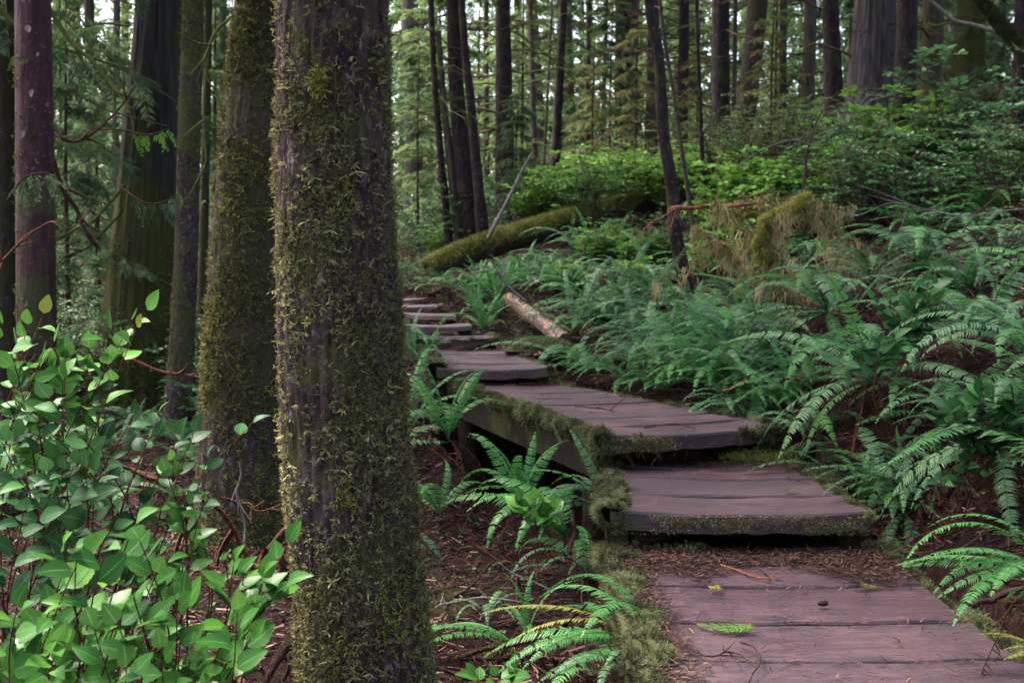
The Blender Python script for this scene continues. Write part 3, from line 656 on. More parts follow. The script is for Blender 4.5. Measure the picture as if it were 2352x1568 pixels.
for i, (lb, pp, bk, dd) in enumerate(BT):
    cr = ('high', 1.0+.1*(i % 3), 6.5+(i % 4)*.6) if i % 2 == 0 else None
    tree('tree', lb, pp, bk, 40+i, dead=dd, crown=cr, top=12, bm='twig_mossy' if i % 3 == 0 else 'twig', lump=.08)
tree('dead_tree', 'snapped brown stem with a splintered top among the leaning cluster', [(1006, 72, 19, 12), (1022, 260, 19, 15), (1056, 560, 19, 22)], 'bark_far', 80, dead=(10, 1, .9), broken=True)
tree('dead_tree', 'wide grey weathered snag with split wood at upper right', [(2012, 0, 19, 84), (2004, 150, 19, 90), (1996, 330, 19, 106)], 'bark_grey', 81, dead=(10, 1.5, 1.6), nseg=90, ridge=.18, rf=9, zf=.08, dz=.06, top=8, flare=.3)
tree('cedar_tree', 'furrowed green-tinged cedar trunk at upper right', [(2232, 0, 22, 62), (2222, 200, 22, 66)], 'bark_cedar', 82, dead=(6, 1.5, 1.6), nseg=80, ridge=.06, rf=14, zf=.1, top=11, crown=('high', 1.1, 8))
tree('sapling', 'thin dark leaning tree rising from the fern slope', [(1490, 0, 12.9, 22), (1512, 120, 12.9, 24), (1524, 300, 12.9, 26), (1544, 430, 12.9, 28), (1553, 550, 12.9, 30), (1582, 690, 12.9, 33)], 'bark_dark', 83, dead=(7, 2.2, .8), nseg=28, dz=.05, lump=.12, crown=('high', .6, 6))
tree('sapling', 'slender pole curving beside the thin dark leaning tree', [(1516, 0, 14, 8), (1548, 220, 14, 9), (1580, 440, 14, 11)], 'bark_thin', 84, dead=(5, 2, .8), nseg=12)
# curving mossy limb at upper right
t = thing('mossy_limb', 'thick moss-coated limb arching down at the upper right corner', 'branch', P(2365, 180, 15))
g = Geo(); V, F, N, C, r = trunk_geo([P(2365, 190, 15), P(2350, 120, 15), P(2300, 60, 15), P(2262, 10, 15), P(2210, -60, 15)], [.07, .065, .06, .055, .05], 24, .08, 5, 0, 9, .04); g.add(V, F)
part('limb', g, M['twig_mossy'], t, True); lichen(V, N, 5000, rs, t, 'moss', (.02, .05), name='moss', zmax=9)
g = Geo(); b_ = [P(2120, -10, 15.5), P(2190, 45, 15.5), P(2270, 68, 15.4), P(2352, 90, 15.2)]; v, f = tube(curve(b_, 20, .02, 3), np.linspace(.02, .035, 20), 7); g.add(v, f); tag(part('branch', g, M['twig_pale'], smooth=True), 'grey bare branch sagging across the upper right corner', 'branch')
# young conifers that fill the middle distance with foliage
YC = [('hem', 1350, 420, 27, .85), ('hem', 1400, 400, 24, .55), ('hem', 1200, 470, 30, .9), ('hem', 1100, 520, 33, 1.0), ('hem', 960, 600, 24, .6), ('ced', 1185, 500, 20, .34), ('hem', 1560, 400, 30, .8),
      ('hem', 1500, 400, 34, 1.0), ('olive', 1460, 430, 22, .6), ('olive', 1360, 470, 23, .5), ('olive', 1770, 350, 20, .5), ('hem', 1780, 330, 30, .9), ('hem', 1850, 330, 34, 1.0), ('ced', 2300, 300, 22, .6),
      ('ced', 2160, 320, 26, .7), ('hem', 1640, 400, 36, 1.1), ('hem', 1280, 430, 38, 1.2), ('ced', 160, 830, 17, .75), ('ced', 230, 800, 22, .8), ('ced', 60, 830, 18, .8), ('ced', 500, 800, 21, .9), ('hem', 540, 780, 28, 1.0),
      ('hem', 330, 780, 30, 1.2), ('hem', 150, 760, 30, 1.2), ('hem', 20, 760, 27, 1.1), ('hem', 1010, 560, 28, .9), ('olive', 1600, 400, 24, .5), ('ced', 1950, 330, 30, .9), ('ced', 2080, 300, 32, 1.1), ('hem', 950, 560, 36, 1.2), ('hem', 2330, 220, 34, 1.2)]
for i, (k, u, v, D, sc) in enumerate(YC):
    p = P(u, v, D); p[2] = H1(p[0], p[1]); t = thing('young_conifer', None, 'tree', p, 'young conifers filling the gaps between the trunks')
    g = Geo(); vv, ff = tube(np.array([p+[0, 0, -.1], p+[0, 0, 3.5*sc], p+[.05, 0, 6.4*sc]]), [.05*sc, .03*sc, .008], 7); g.add(vv, ff); part('trunk', g, M['twig'], t, True)
    linkmesh('crown', CROWN[k][i % len(CROWN[k])], t, (0, 0, 0), (0, 0, i*2.1), sc); AUTO.append((t, {'hem': 'feathery young hemlock', 'ced': 'drooping young cedar', 'olive': 'moss-hung young conifer'}[k], sc))
# the wood beyond, all round
g = Geo(); rs = np.random.default_rng(99)
for i in range(330):
    a = rs.uniform(-math.pi, math.pi) if i < 190 else rs.uniform(-.42, .42)
    D = rs.uniform(36, 75); x, y = math.sin(a)*D, math.cos(a)*D; z = H1(x, y); ln = rs.normal(0, .03, 2)
    rr_ = rs.uniform(.05, .2); v, f = tube(np.array([[x, y, z-.5], [x+ln[0]*8, y+ln[1]*8, z+8], [x+ln[0]*18, y+ln[1]*18, z+18]]), [rr_, rr_*.8, rr_*.5], 8); g.add(v, f, rs.random(), 0, 0)
def foliage(n, amin, amax, D0, D1, h0, h1, size, tpl, m=1):
    a = rs.uniform(amin, amax, n); D = rs.uniform(D0, D1, n); x, y = np.sin(a)*D, np.cos(a)*D; z = height(x, y, False)+rs.uniform(h0, h1, n)
    keep = fbm(np.stack([x, y, z], -1), .35, 3, 8) > -.12; x, y, z = x[keep], y[keep], z[keep]; n = len(x)
    d = np.stack([rs.normal(size=n), rs.normal(size=n), rs.uniform(-.9, .1, n)], -1)
    for k in range(len(tpl)):
        q = np.arange(n) % len(tpl) == k
        scatter(g, tpl[k], np.stack([x, y, z], -1)[q], frames(d[q], None, rs.normal(0, .4, q.sum())), size*rs.uniform(.6, 1.5, q.sum()), rs.random(q.sum()), m)
foliage(17000, -.42, .42, 38, 70, 0, 15, .9, SPRAYC)
foliage(3500, -.42, .42, 36, 60, 0, 5, .8, SPRAYC, 2)
foliage(9000, .55, 2*math.pi-.55, 34, 60, 0, 16, 2.0, SPRAYC)
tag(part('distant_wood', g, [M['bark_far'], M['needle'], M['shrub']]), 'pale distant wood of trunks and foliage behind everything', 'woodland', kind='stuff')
# tall tree crowns around and behind the viewpoint shade the clearing
for i, (x, y) in enumerate([(-5, -3), (4.5, -4), (-8, 5), (8, 4), (0, -9), (7, 12), (-9, 14), (10, -2), (-4, -10)]):
    z = H1(x, y); t = thing('tree', 'tall dark conifer standing near the viewpoint, out of the picture', 'tree', (x, y, z), 'conifers around the viewpoint')
    V, F, N, C, r = trunk_geo([(x, y, z-.2), (x, y, z+7), (x+.2, y, z+14)], [.28, .2, .08], 20, .05, 5, .3, i); part('trunk', Geo().add(V, F), M['bark_dark'], t, True)
    linkmesh('crown', CROWN['high'][i % 2], t, (0, 0, 6), (0, 0, i), 1.25)
# ------------------------------------------------------------------ boardwalk
names = ['nearest boardwalk section of wide damp planks filling the lower right', 'second boardwalk section with a lichen-speckled front edge, one step up', 'long third boardwalk section with mossy left edge bridging a hollow',
  'fourth boardwalk section, short, with a moss cushion on its left', 'fifth boardwalk step, first of the narrow risers past the mossy section', 'sixth plank step, narrow, beside the bright ferns',
  'seventh plank step with pale worn edge', 'eighth plank step, second from the top', 'topmost visible plank step beside the foreground trunk']
def plank_geo(g, a0, a1, b0, b1, z, th, seed, wear=.012, nx=36, gap=.030, lip=0.0):
    """a0->a1 front edge (left to right), b0->b1 back edge"""
    r = np.random.default_rng(seed); s = np.linspace(0, 1, nx); rnd = r.random()
    a0, a1, b0, b1 = [np.asarray(q, float) for q in (a0, a1, b0, b1)]
    fr = a0+(a1-a0)*s[:, None]; bk = b0+(b1-b0)*s[:, None]; dv = nrm(bk-fr)
    j = r.uniform(-.015, .015, 2); wv = .004*vnoise(np.stack([s*9, s*0, s*0], -1), 1, seed)[:, None]
    fr = fr+dv*(gap/2+wv); bk = bk-dv*(gap/2+wv)
    prof = [(0, -th), (0, -.025), (.0, -.010), (.012, 0), (.12, 0), (.5, 0), (.88, 0), (.988, 0), (1, -.010), (1, -.025), (1, -th)]
    V = []; A = []
    wr = wear*(1-(2*s-1)**2)
    for px, pz in prof:
        q = fr+(bk-fr)*px; zz = z+pz-wr+.004*vnoise(np.stack([s*6, s*0+px*2, s*0], -1), 1, seed+3)+r.uniform(-.0015, .0015)*0
        if pz <= -th+.001: zz = zz-.006*vnoise(np.stack([s*14, s*0, s*0], -1), 1, seed+8)
        V.append(np.c_[q, zz]); A.append(abs(2*s-1)**2*(.96 if pz == 0 else 1.0)+(0.38 if pz < -.02 else 0))
    V = np.array(V); m = len(prof); A = np.array(A)
    i = (np.arange(m)*nx)[:, None]; k = (((np.arange(m)+1) % m)*nx)[:, None]; jn = np.arange(nx-1)[None]
    F = np.stack([i+jn, i+jn+1, k+jn+1, k+jn], -1).reshape(-1, 4)
    g.add(V, F, rnd, A.ravel())
    for e in (0, nx-1):   # end caps
        c = V[:, e]; g.add(np.r_[c, [c.mean(0)]], np.array([[q, (q+1) % m, m] for q in range(m)]), rnd, 1.1)
SURF = []
for si, s in enumerate(SL):
    fl, fr_, br, bl = s['c']; z, th = s['z'], s['th']; n = s['seams']
    cen = sum(s['c'])/4; t = thing('boardwalk_section', names[si], 'boardwalk', (cen[0], cen[1], z-th), 'boardwalk sections climbing through the forest')
    if isinstance(n, list): cuts = [(y-2.0)/(bl[1]-2.0) for y in n]+[1.0]
    else:
        cuts = list(np.linspace(0, 1, n+1))
        if si == 1: cuts = [0, .30, .62, .83, 1]
    g = Geo()
    for k in range(len(cuts)-1):
        c0, c1 = cuts[k], cuts[k+1]
        e = rng.uniform(-.015, .015, 2) if k else np.zeros(2); dx = nrm(fr_-fl)
        plank_geo(g, fl+(bl-fl)*c0-dx*e[0], fr_+(br-fr_)*c0+dx*e[1], fl+(bl-fl)*c1-dx*e[0], fr_+(br-fr_)*c1+dx*e[1], z-float(rng.uniform(0, .006)), th, si*40+k, wear=.02 if k == 0 and si else .010)
    part('deck', g, M['plank'], t, False)
    # side beams
    for nm, A_, B_ in (('beam', fl+(fr_-fl)*.03, bl+(br-bl)*.03), ('beam', fr_+(fl-fr_)*.06, br+(bl-br)*.06)):
        d = nrm(B_-A_); sd2 = np.array([-d[1], d[0]])*.05; A2 = A_+d*.06; B2 = B_-d*.02; top_ = z-th-.004; bot = top_-(.16 if si < 4 else .05)
        q = [A2-sd2, A2+sd2, B2+sd2, B2-sd2]; V = [(*p_, h) for h in (bot, top_) for p_ in q]
        part(nm, Geo().add(V, [[0, 1, 2, 3], [4, 7, 6, 5], [0, 4, 5, 1], [1, 5, 6, 2], [2, 6, 7, 3], [3, 7, 4, 0]]), M['post'], t)
    if si < 4:   # round log supports
        for A_ in (fl+(fr_-fl)*.05+(bl-fl)*.06, fl+(fr_-fl)*.05+(bl-fl)*.92, fr_+(fl-fr_)*.08+(br-fr_)*.06):
            h = H1(*A_)-.1; tp = z-th-.17
            if tp-h > .05:
                V, F, N, C, r = trunk_geo([(*A_, h), (*A_, (h+tp)/2), (*A_, tp)], [.095, .09, .088], 24, .05, 8, 0, si, .03); part('post', Geo().add(V, F), M['post'], t, True)
    s['obj'] = t
# moss along the edges
def edge_moss(s, segs, n, mat='moss', size=(.012, .028), rad=.045, name='moss_edge', hang=0):
    g = Geo(); rs = np.random.default_rng(int(n)); z = s['z']
    allp = []; alln = []
    for (A_, B_, w, dens) in segs:
        A_, B_ = np.asarray(A_, float), np.asarray(B_, float); L = np.linalg.norm(B_-A_); C = curve([(*A_, z-.025), (*((A_+B_)/2), z-.025), (*B_, z-.025)], max(6, int(L/.03)))
        q = np.stack([C[:, 0], C[:, 1], C[:, 2]], -1); rr_ = np.clip(w*(.75+.9*fbm(q, 4, 3, 5)), .008, 1)
        v, f = tube(C, rr_, 12); v = v+.030*np.stack([fbm(v, 14, 3, k) for k in range(3)], -1); v[:, 2] = np.minimum(v[:, 2], z+.03+.01*fbm(v, 15, 2, 3)); g.add(v, f, .25, 0)
        m = int(n*dens*L); k = rs.integers(0, len(v), m); cc = C[k//12]; nn = nrm(v[k]-cc+rs.normal(0, .006, (m, 3))); allp.append(v[k]+rs.normal(0, .006, (m, 3))); alln.append(nn)
    p = np.concatenate(allp); nn = np.concatenate(alln); ok = p[:, 2] > z-.2; p = p[ok]; nn = nn[ok]; m = len(p)
    Mx = frames(np.cross(nn, rs.normal(size=(m, 3))), nrm(nn+rs.normal(0, .35, (m, 3))))
    patch = np.clip(.5+1.4*fbm(p, 11, 3, 9)+rs.normal(0, .2, m), 0, 1)
    for k in range(4):
        q = np.arange(m) % 4 == k; scatter(g, FINE[k], p[q], Mx[q], rs.uniform(size[0], size[1], q.sum()), patch[q])
    if hang:
        k = rs.integers(0, m, hang); scatter(g, STR[0], p[k]-np.array([0, 0, .02]), frames(np.c_[np.cos(k), np.sin(k), 0*k].astype(float)), rs.uniform(.04, .16, hang), rs.random(hang))
    return part(name, g, M[mat], s['obj'])
S0, S1, S2, S3, S4 = SL[:5]
c = S0['c']; edge_moss(S0, [(c[3], c[0]+(c[3]-c[0])*.2, .07, 1.0), (c[3]+np.array([0, -.02]), c[3]+(c[2]-c[3])*.35+np.array([0, -.02]), .04, .8), (c[2]+[.03, 0], c[2]+(c[1]-c[2])*.7+[.03, 0], .03, .6), (c[3]+np.array([.08, -.15]), c[3]+np.array([.05, -1.3]), .045, .8)], 6500)
c = S1['c']; edge_moss(S1, [(c[3], c[0], .06, 1.0), (c[3]+np.array([.05, -.1]), c[0]+np.array([.05, .15]), .04, .8), (c[2], c[1], .03, .8)], 7000)
c = S2['c']; edge_moss(S2, [(c[3], c[0], .06, 1.0), (c[0]+[0, .02], c[0]+(c[1]-c[0])*.3+[0, .02], .014, .25), (c[2], c[2]+(c[1]-c[2])*.95, .025, .6), (c[1], c[1]+(c[0]-c[1])*.25, .018, .4)], 6000, hang=240)
c = S3['c']; edge_moss(S3, [(c[3], c[0], .09, 1.0), (c[2], c[1], .018, .5)], 4500)
c = S4['c']; edge_moss(S4, [(c[3], c[0], .05, 1.0), (c[0], c[1], .008, .2), (c[2], c[1], .03, .6)], 2500)
# lichen flecks on front faces
for si, (n, lo, hi) in {1: (5200, 0, 1), 2: (3600, 0, .5), 3: (900, 0, .8)}.items():
    s = SL[si]; A_, B_ = s['c'][0], s['c'][1]; x = rs.uniform(lo, hi, n); d = nrm(B_-A_); nf = np.array([d[1], -d[0], 0]); zz = s['z']-rs.uniform(.02, s['th']+.02, n)
    p = np.c_[A_+(B_-A_)*x[:, None], zz]+nf*.006; keep = fbm(p*[1, 1, 2.5], 7, 3, 12)+rs.normal(0, .16, n) > .0; p = p[keep]; n = len(p)
    g = Geo(); scatter(g, FINE[1], p, frames(np.cross(np.broadcast_to(nf, (n, 3)), rs.normal(size=(n, 3))), np.broadcast_to(nf, (n, 3))), rs.uniform(.008, .018, n), np.clip(rs.normal(.5, .35, n), 0, 1)); part('front_lichen', g, M['lichen'], s['obj'])
# needle litter lying on the boards (countless)
g = Geo()
def decklitter(si, n, fn, size=(.012, .04), piled=0.0):
    size = (size[0]*1.2, size[1]*1.3)
    s = SL[si]; fl, fr_, br, bl = s['c']; x = rs.random(n); y = rs.random(n); pr = fn(x, y); k = rs.random(n) < pr; x, y = x[k], y[k]; n = len(x)
    p = (fl+(fr_-fl)*x[:, None])*(1-y[:, None])+(bl+(br-bl)*x[:, None])*y[:, None]; z = s['z']+.007-.010*(1-(2*x-1)**2)+rs.uniform(0, .004, n)+piled*fn(x, y)*rs.random(n)
    d = np.c_[rs.normal(size=n)*1.3, rs.normal(size=n), rs.normal(0, .12, n)]
    scatter(g, NEED, np.c_[p, z], frames(d), rs.uniform(size[0], size[1], n))
decklitter(0, 120000, lambda x, y: np.clip((y-.87+.05*np.sin(x*9)-.05*(x<.25))/.07, 0, 1)*.95+np.clip((.16-x)/.12, 0, 1)*np.clip((y-.4)*3, 0, .6)+.012, (.010, .034), .02)
decklitter(0, 16000, lambda x, y: np.where(np.min([abs(y-(q-2)/4.25) for q in (4.02, 4.5, 4.98, 5.53, 5.93)], axis=0) < .0035, .9, .01), (.008, .03))
decklitter(1, 26000, lambda x, y: np.clip((y-.76)/.15, 0, 1)*.9+np.clip((.1-x)/.08, 0, .5)+.008, (.008, .028), .015)
decklitter(2, 16000, lambda x, y: np.clip((y-.93)/.06, 0, 1)*.8+np.clip((.12-x)/.1, 0, .7)+.035, (.01, .04), .01)
decklitter(3, 3000, lambda x, y: np.clip((y-.8)/.2, 0, 1)*.6+np.clip((.2-x)/.1, 0, .7)+.03, (.01, .04), .01)
tag(part('needle_litter', g, M['litter']), 'reddish brown needles and bark crumbs lying on the planks', 'litter', kind='stuff')
def stick(label, pp, r0, r1, mat, D=None, z=None, name='twig', wob=.01, sub=0, seed=1, cat='twig', n=14):
    W = [np.array(q, float) for q in pp]; C = curve(W, n, wob, seed); g = Geo(); v, f = tube(C, np.linspace(r0, r1, n), 6); g.add(v, f)
    r = np.random.default_rng(seed)
    for i in range(sub):
        k = r.integers(2, n-1); d = nrm(C[k]-C[k-1])+r.normal(0, .5, 3); L = np.linalg.norm(C[-1]-C[0])*r.uniform(.12, .4); m_ = C[k]+nrm(d)*L*.5+r.normal(0, .03*L, 3)
        v, f = tube(curve([C[k], m_, C[k]+nrm(d)*L+r.normal(0, .05*L, 3)], 6), np.linspace(r1*1.0+r0*.25, r1*.5, 6), 4); g.add(v, f)
    o = part(name, g, M[mat], smooth=True); return tag(o, label, cat)
def dk(u, v, z, h=.006): p = G(u, v, z); p[2] = z+h; return p
stick('orange-brown split twig on the nearest planks, below the needle pile', [dk(1655, 1300, 0), dk(1720, 1318, 0), dk(1785, 1336, 0)], .006, .004, 'twig_orange', seed=2)
stick('thin dark twig with a hooked end on the nearest planks at right', [dk(1880, 1302, 0), dk(1930, 1325, 0, .03), dk(1985, 1345, 0), dk(1990, 1370, 0)], .004, .002, 'twig', seed=3, sub=3)
stick('curved dark twig across the lowest visible planks', [dk(1702, 1478, 0), dk(1742, 1510, 0, .03), dk(1748, 1538, 0, .02), dk(1725, 1568, 0)], .005, .003, 'twig', seed=4)
stick('short black twig standing off the plank next to the orange-brown twig', [dk(1735, 1298, 0), dk(1772, 1330, 0)], .003, .002, 'twig', seed=5, sub=2)
stick('straggly twig at the left bottom corner of the nearest planks', [dk(1560, 1470, 0), dk(1620, 1510, 0), dk(1680, 1500, 0), dk(1720, 1520, 0)], .004, .002, 'twig', seed=6, sub=4)
stick('bent twig on the second boardwalk section near its right end', [dk(1810, 1098, .2), dk(1835, 1108, .2), dk(1862, 1112, .2)], .004, .002, 'twig', seed=7)
stick('reddish twig on the second boardwalk section near its back', [dk(1607, 1086, .2), dk(1660, 1092, .2), dk(1700, 1098, .2)], .003, .002, 'twig_orange', seed=8)
stick('thin twig lying across the middle of the long third section', [dk(1320, 935, .4), dk(1370, 942, .4), dk(1410, 948, .4)], .005, .003, 'twig', seed=9, sub=3)
stick('thin twig on the long third section near its front', [dk(1480, 985, .4), dk(1540, 975, .4), dk(1600, 985, .4)], .004, .002, 'twig', seed=10, sub=3)
def sprig(label, p, az, L, mat, seed):
    g = Geo(); r = np.random.default_rng(seed)
    for k in range(3):
        scatter(g, SPRAY[k], np.array([p+np.array([0, 0, .006*k])]), frames(np.array([[math.cos(az+k*.3), math.sin(az+k*.3), .12]])), np.array([L*(1-.2*k)]))
    g.V = [np.c_[v[:, :2], np.maximum(v[:, 2], p[2]+.001)] for v in g.V]
    return tag(part('sprig', g, M[mat]), label, 'sprig')
sprig('fresh green cedar sprig lying on the nearest planks', dk(1735, 1445, 0), R(170), .22, 'berry', 1)
sprig('small yellow-green sprig beside the needle pile on the nearest planks', dk(1645, 1360, 0), R(80), .10, 'moss_bright', 2)
sprig('small yellow-green sprig at the tip of the hooked twig', dk(1975, 1352, 0), R(10), .10, 'moss_bright', 3)
sprig('little green sprig on the second boardwalk section', dk(1800, 1130, .2), R(10), .10, 'shrub', 4)
# dark cones / bits
for i, (u, v, z, lb) in enumerate([(1890, 1389, 0, 'small dark cone on the second plank seam of the nearest section'), (1966, 1303, 0, 'small dark cone next to the hooked twig')]):
    g = Geo(); p = dk(u, v, z, .008); th = np.linspace(0, np.pi, 7); v_, f_ = tube(np.array([p+np.array([.022*(-math.cos(a)), 0, 0]) for a in th]), .012*np.sin(th)+.001, 8); g.add(v_+.002*np.stack([fbm(v_, 200, 1, k) for k in range(3)], -1), f_); tag(part('pine_cone', g, M['twig'], smooth=True), lb, 'pine cone')
# bright moss patch on the second section, needle mound in front of each riser
def moss_patch(label, u, v, z, rx, ry, h, n, mat, name='moss_patch', size=(.012, .03)):
    c_ = G(u, v, z); g = Geo(); N_ = 20; a, b = np.meshgrid(np.linspace(-1, 1, N_), np.linspace(-1, 1, N_)); rr_ = np.hypot(a, b); x = c_[0]+a*rx; y = c_[1]+b*ry
    zz = z+h*(1-rr_**2)*(.7+.6*fbm(np.stack([x, y, x*0], -1), 6, 3, 3))-.012*(rr_ > .95)
    zz = np.where(rr_ > 1.0, z-.02, zz); V = np.stack([x, y, zz], -1); i = np.arange(N_-1)[:, None]*N_+np.arange(N_-1)[None]; g.add(V, np.stack([i, i+1, i+1+N_, i+N_], -1).reshape(-1, 4), .1)
    k = rs.integers(0, N_*N_, n); k = k[rr_.ravel()[k] < 1.0]; p = V.reshape(-1, 3)[k]+rs.normal(0, .012, (len(k), 3))*[1, 1, .3]; m = len(k)
    for q_ in range(4):
        q = np.arange(m) % 4 == q_; scatter(g, FINE[q_], p[q], frames(rs.normal(size=(q.sum(), 3))*[1, 1, .1], np.array([0, 0, 1.])+rs.normal(0, .3, (q.sum(), 3))), rs.uniform(size[0], size[1], q.sum()))
    return tag(part(name, g, M[mat]), label, 'moss')
moss_patch('bright yellow-green moss mound at the back of the second section', 1745, 1055, .2, .22, .12, .05, 2600, 'moss_bright', size=(.02, .045))
moss_patch('dull moss mound under the front right corner of the long section', 1700, 1030, .25, .16, .08, .05, 1200, 'moss')
moss_patch('low moss patch at the right end of the second section', 1900, 1085, .19, .16, .28, .02, 1800, 'moss')
moss_patch('olive moss at the foot of the peeled log', 1235, 795, .58, .30, .35, .08, 1800, 'moss', size=(.02, .05))
moss_patch('low moss patch at the back right corner of the nearest section', 2030, 1275, -.02, .2, .28, .04, 2000, 'moss')
# ------------------------------------------------------------------ logs
def log_(name, label, pp, bark, seed, moss=0, mossmat='moss', top_only=True, cat='log', ridge=.05, size=(.03, .07)):
    W = [P(u, v, D) for u, v, D, w in pp]; rr_ = [w/2*D/FPX for u, v, D, w in pp]; t = thing(name, label, cat, W[0])
    V, F, N, C, r = trunk_geo(W, rr_, 40, ridge, 6, 0, seed, .06, .08, .15); g = Geo().add(V, F)
    for e, o in ((V[:40], C[0]), (V[-40:], C[-1])): g.add(np.r_[e, [o]], np.array([[i, (i+1) % 40, 40] for i in range(40)]))
    part('trunk', g, M[bark], t, True)
    if moss:
        ok = N[:, 2] > (.15 if top_only else -1); lichen(V[ok], N[ok], moss, np.random.default_rng(seed), t, mossmat, size, name='moss', down=.1, zmax=20, tpl=FINE)
    return t, V, N, C
log_('fallen_log', 'long moss-topped fallen log slanting up behind the steps', [(985, 618, 16.8, 42), (1050, 592, 17, 54), (1150, 556, 17.4, 56), (1300, 512, 18, 50), (1420, 478, 18.4, 43), (1540, 446, 18.8, 36)], 'log_moss', 1, 22000, 'moss_log')
log_('fallen_log', 'peeling orange-patched log lying among ferns, broken end towards the boardwalk', [(1296, 782, 12, 36), (1258, 752, 12.3, 34), (1222, 724, 12.8, 30), (1170, 685, 13.6, 24)], 'log_peeled', 2, 900, 'moss', ridge=.12, size=(.015, .035))
log_('fallen_log', 'thick mossy log on the slope at the right frame edge', [(2185, 262, 17, 55), (2260, 242, 17, 62), (2380, 226, 17, 66)], 'log_moss', 3, 9000, 'moss')
log_('fallen_log', 'thin brown log half hidden by bushes above the hanging moss', [(1700, 478, 14.6, 16), (1760, 470, 14.6, 18), (1820, 458, 14.8, 18)], 'twig_orange', 4)
stick('long bare stick leaning over the mossy fallen log', [P(1225, 345, 16.6), P(1180, 430, 16.6), P(1120, 548, 16.6)], .012, .03, 'twig_pale', seed=21, name='stick', cat='stick')
stick('pale dead branch bent over the peeled log with thin side twigs', [P(1208, 692, 13.2), P(1165, 655, 13.2), P(1140, 622, 13.2), P(1065, 628, 13.2)], .018, .006, 'twig_pale', seed=22, sub=5, name='branch', cat='branch')
stick('thin twig curving up against the mossy fallen log', [P(1150, 640, 14), P(1133, 600, 14), P(1136, 565, 14), P(1160, 540, 14)], .008, .005, 'twig', seed=23, name='branch', cat='branch')
# ------------------------------------------------------------------ dead mossy branches with hanging moss, mid right
def beard(parent, C, n, L, rs, mat='beard', name='hanging_moss'):
    k = rs.integers(0, len(C), n); p = C[k]+rs.normal(0, .02, (n, 3)); g = Geo()
    for q_ in range(5):
        q = np.arange(n) % 5 == q_; scatter(g, STR[q_], p[q], frames(np.c_[rs.normal(size=(q.sum(), 2)), np.zeros(q.sum())]), rs.uniform(.15, 1, q.sum())**1.5*L, rs.random(q.sum()))
    return part(name, g, M[mat], parent)
DD = 11.3
def mossbranch(label, pp, r0, r1, bm, nb, L, tuft=0, sub=5, seed=1, cat='branch', mat='beard'):
    C = curve([P(*q) for q in pp], 40, .03, seed); t = thing('dead_branch', label, cat, C[0]); g = Geo(); v, f = tube(C, np.linspace(r0, r1, 40), 7); g.add(v, f); r = np.random.default_rng(seed); allc = [C]
    for i in range(sub):
        k = r.integers(4, 38); d = nrm(np.array([r.normal(), r.normal()*.6, r.uniform(-.6, .2)])); c2 = branch_geo(g, C[k], d, r.uniform(.2, .6), r1*.7+.002, r, 3, .3); allc.append(c2)
    part('branch', g, M[bm], t, True)
    if nb: beard(t, np.concatenate(allc), nb, L, r, mat)
    if tuft:
        q = C[r.integers(0, 40, tuft)]; N = nrm(r.normal(size=(tuft, 3))); g = Geo(); p = q+N*r.uniform(.01, .05, tuft)[:, None]
        for k in range(4):
            s_ = np.arange(tuft) % 4 == k; scatter(g, FINE[k], p[s_], frames(np.cross(N[s_], r.normal(size=(s_.sum(), 3))), N[s_]), r.uniform(.02, .055, s_.sum()), r.random(s_.sum()))
        part('moss', g, M['moss_bright' if tuft > 900 else 'moss'], t)
    return t
mossbranch('broken reddish branch stub pointing left beside the thin leaning tree', [(1542, 482, 12, ), (1640, 474, 11.8), (1755, 466, 11.6)], .022, .014, 'twig_orange', 50, .18, 0, 8, 1)
mossbranch('arched branch wrapped in a thick yellow-green moss sleeve', [(1850, 455, 11.6), (1790, 490, DD), (1755, 520, DD), (1745, 570, DD), (1752, 600, DD)], .012, .008, 'twig_mossy', 110, .34, 6500, 4, 2)
mossbranch('drooping branch with long brown moss curtains in the middle right', [(1640, 470, 11.8), (1700, 520, 11.5), (1780, 590, DD), (1800, 640, DD), (1785, 690, DD)], .014, .006, 'twig_mossy', 190, .44, 200, 9, 3)
mossbranch('long mossy branch hanging right of the moss-wrapped arch', [(1800, 470, 11.6), (1880, 490, 11.4), (1950, 545, 11.2), (2020, 600, 11)], .012, .006, 'twig_mossy', 190, .30, 300, 8, 4)
mossbranch('tangle of thin moss-hung twigs above the moss-wrapped arch', [(1700, 455, 12), (1790, 440, 12), (1900, 470, 12), (1960, 480, 11.8)], .01, .006, 'twig_mossy', 130, .26, 150, 14, 5)
mossbranch('short fallen branch with hanging moss above the ferns left of the brown curtains', [(1590, 520, 12.2), (1650, 560, 12), (1700, 610, 12)], .01, .006, 'twig_mossy', 150, .30, 60, 8, 6)
mossbranch('mossy sapling arm leaning by the thick middle trunk', [(1665, 330, 17), (1650, 400, 17), (1630, 460, 17)], .03, .04, 'twig_mossy', 80, .3, 600, 3, 7)
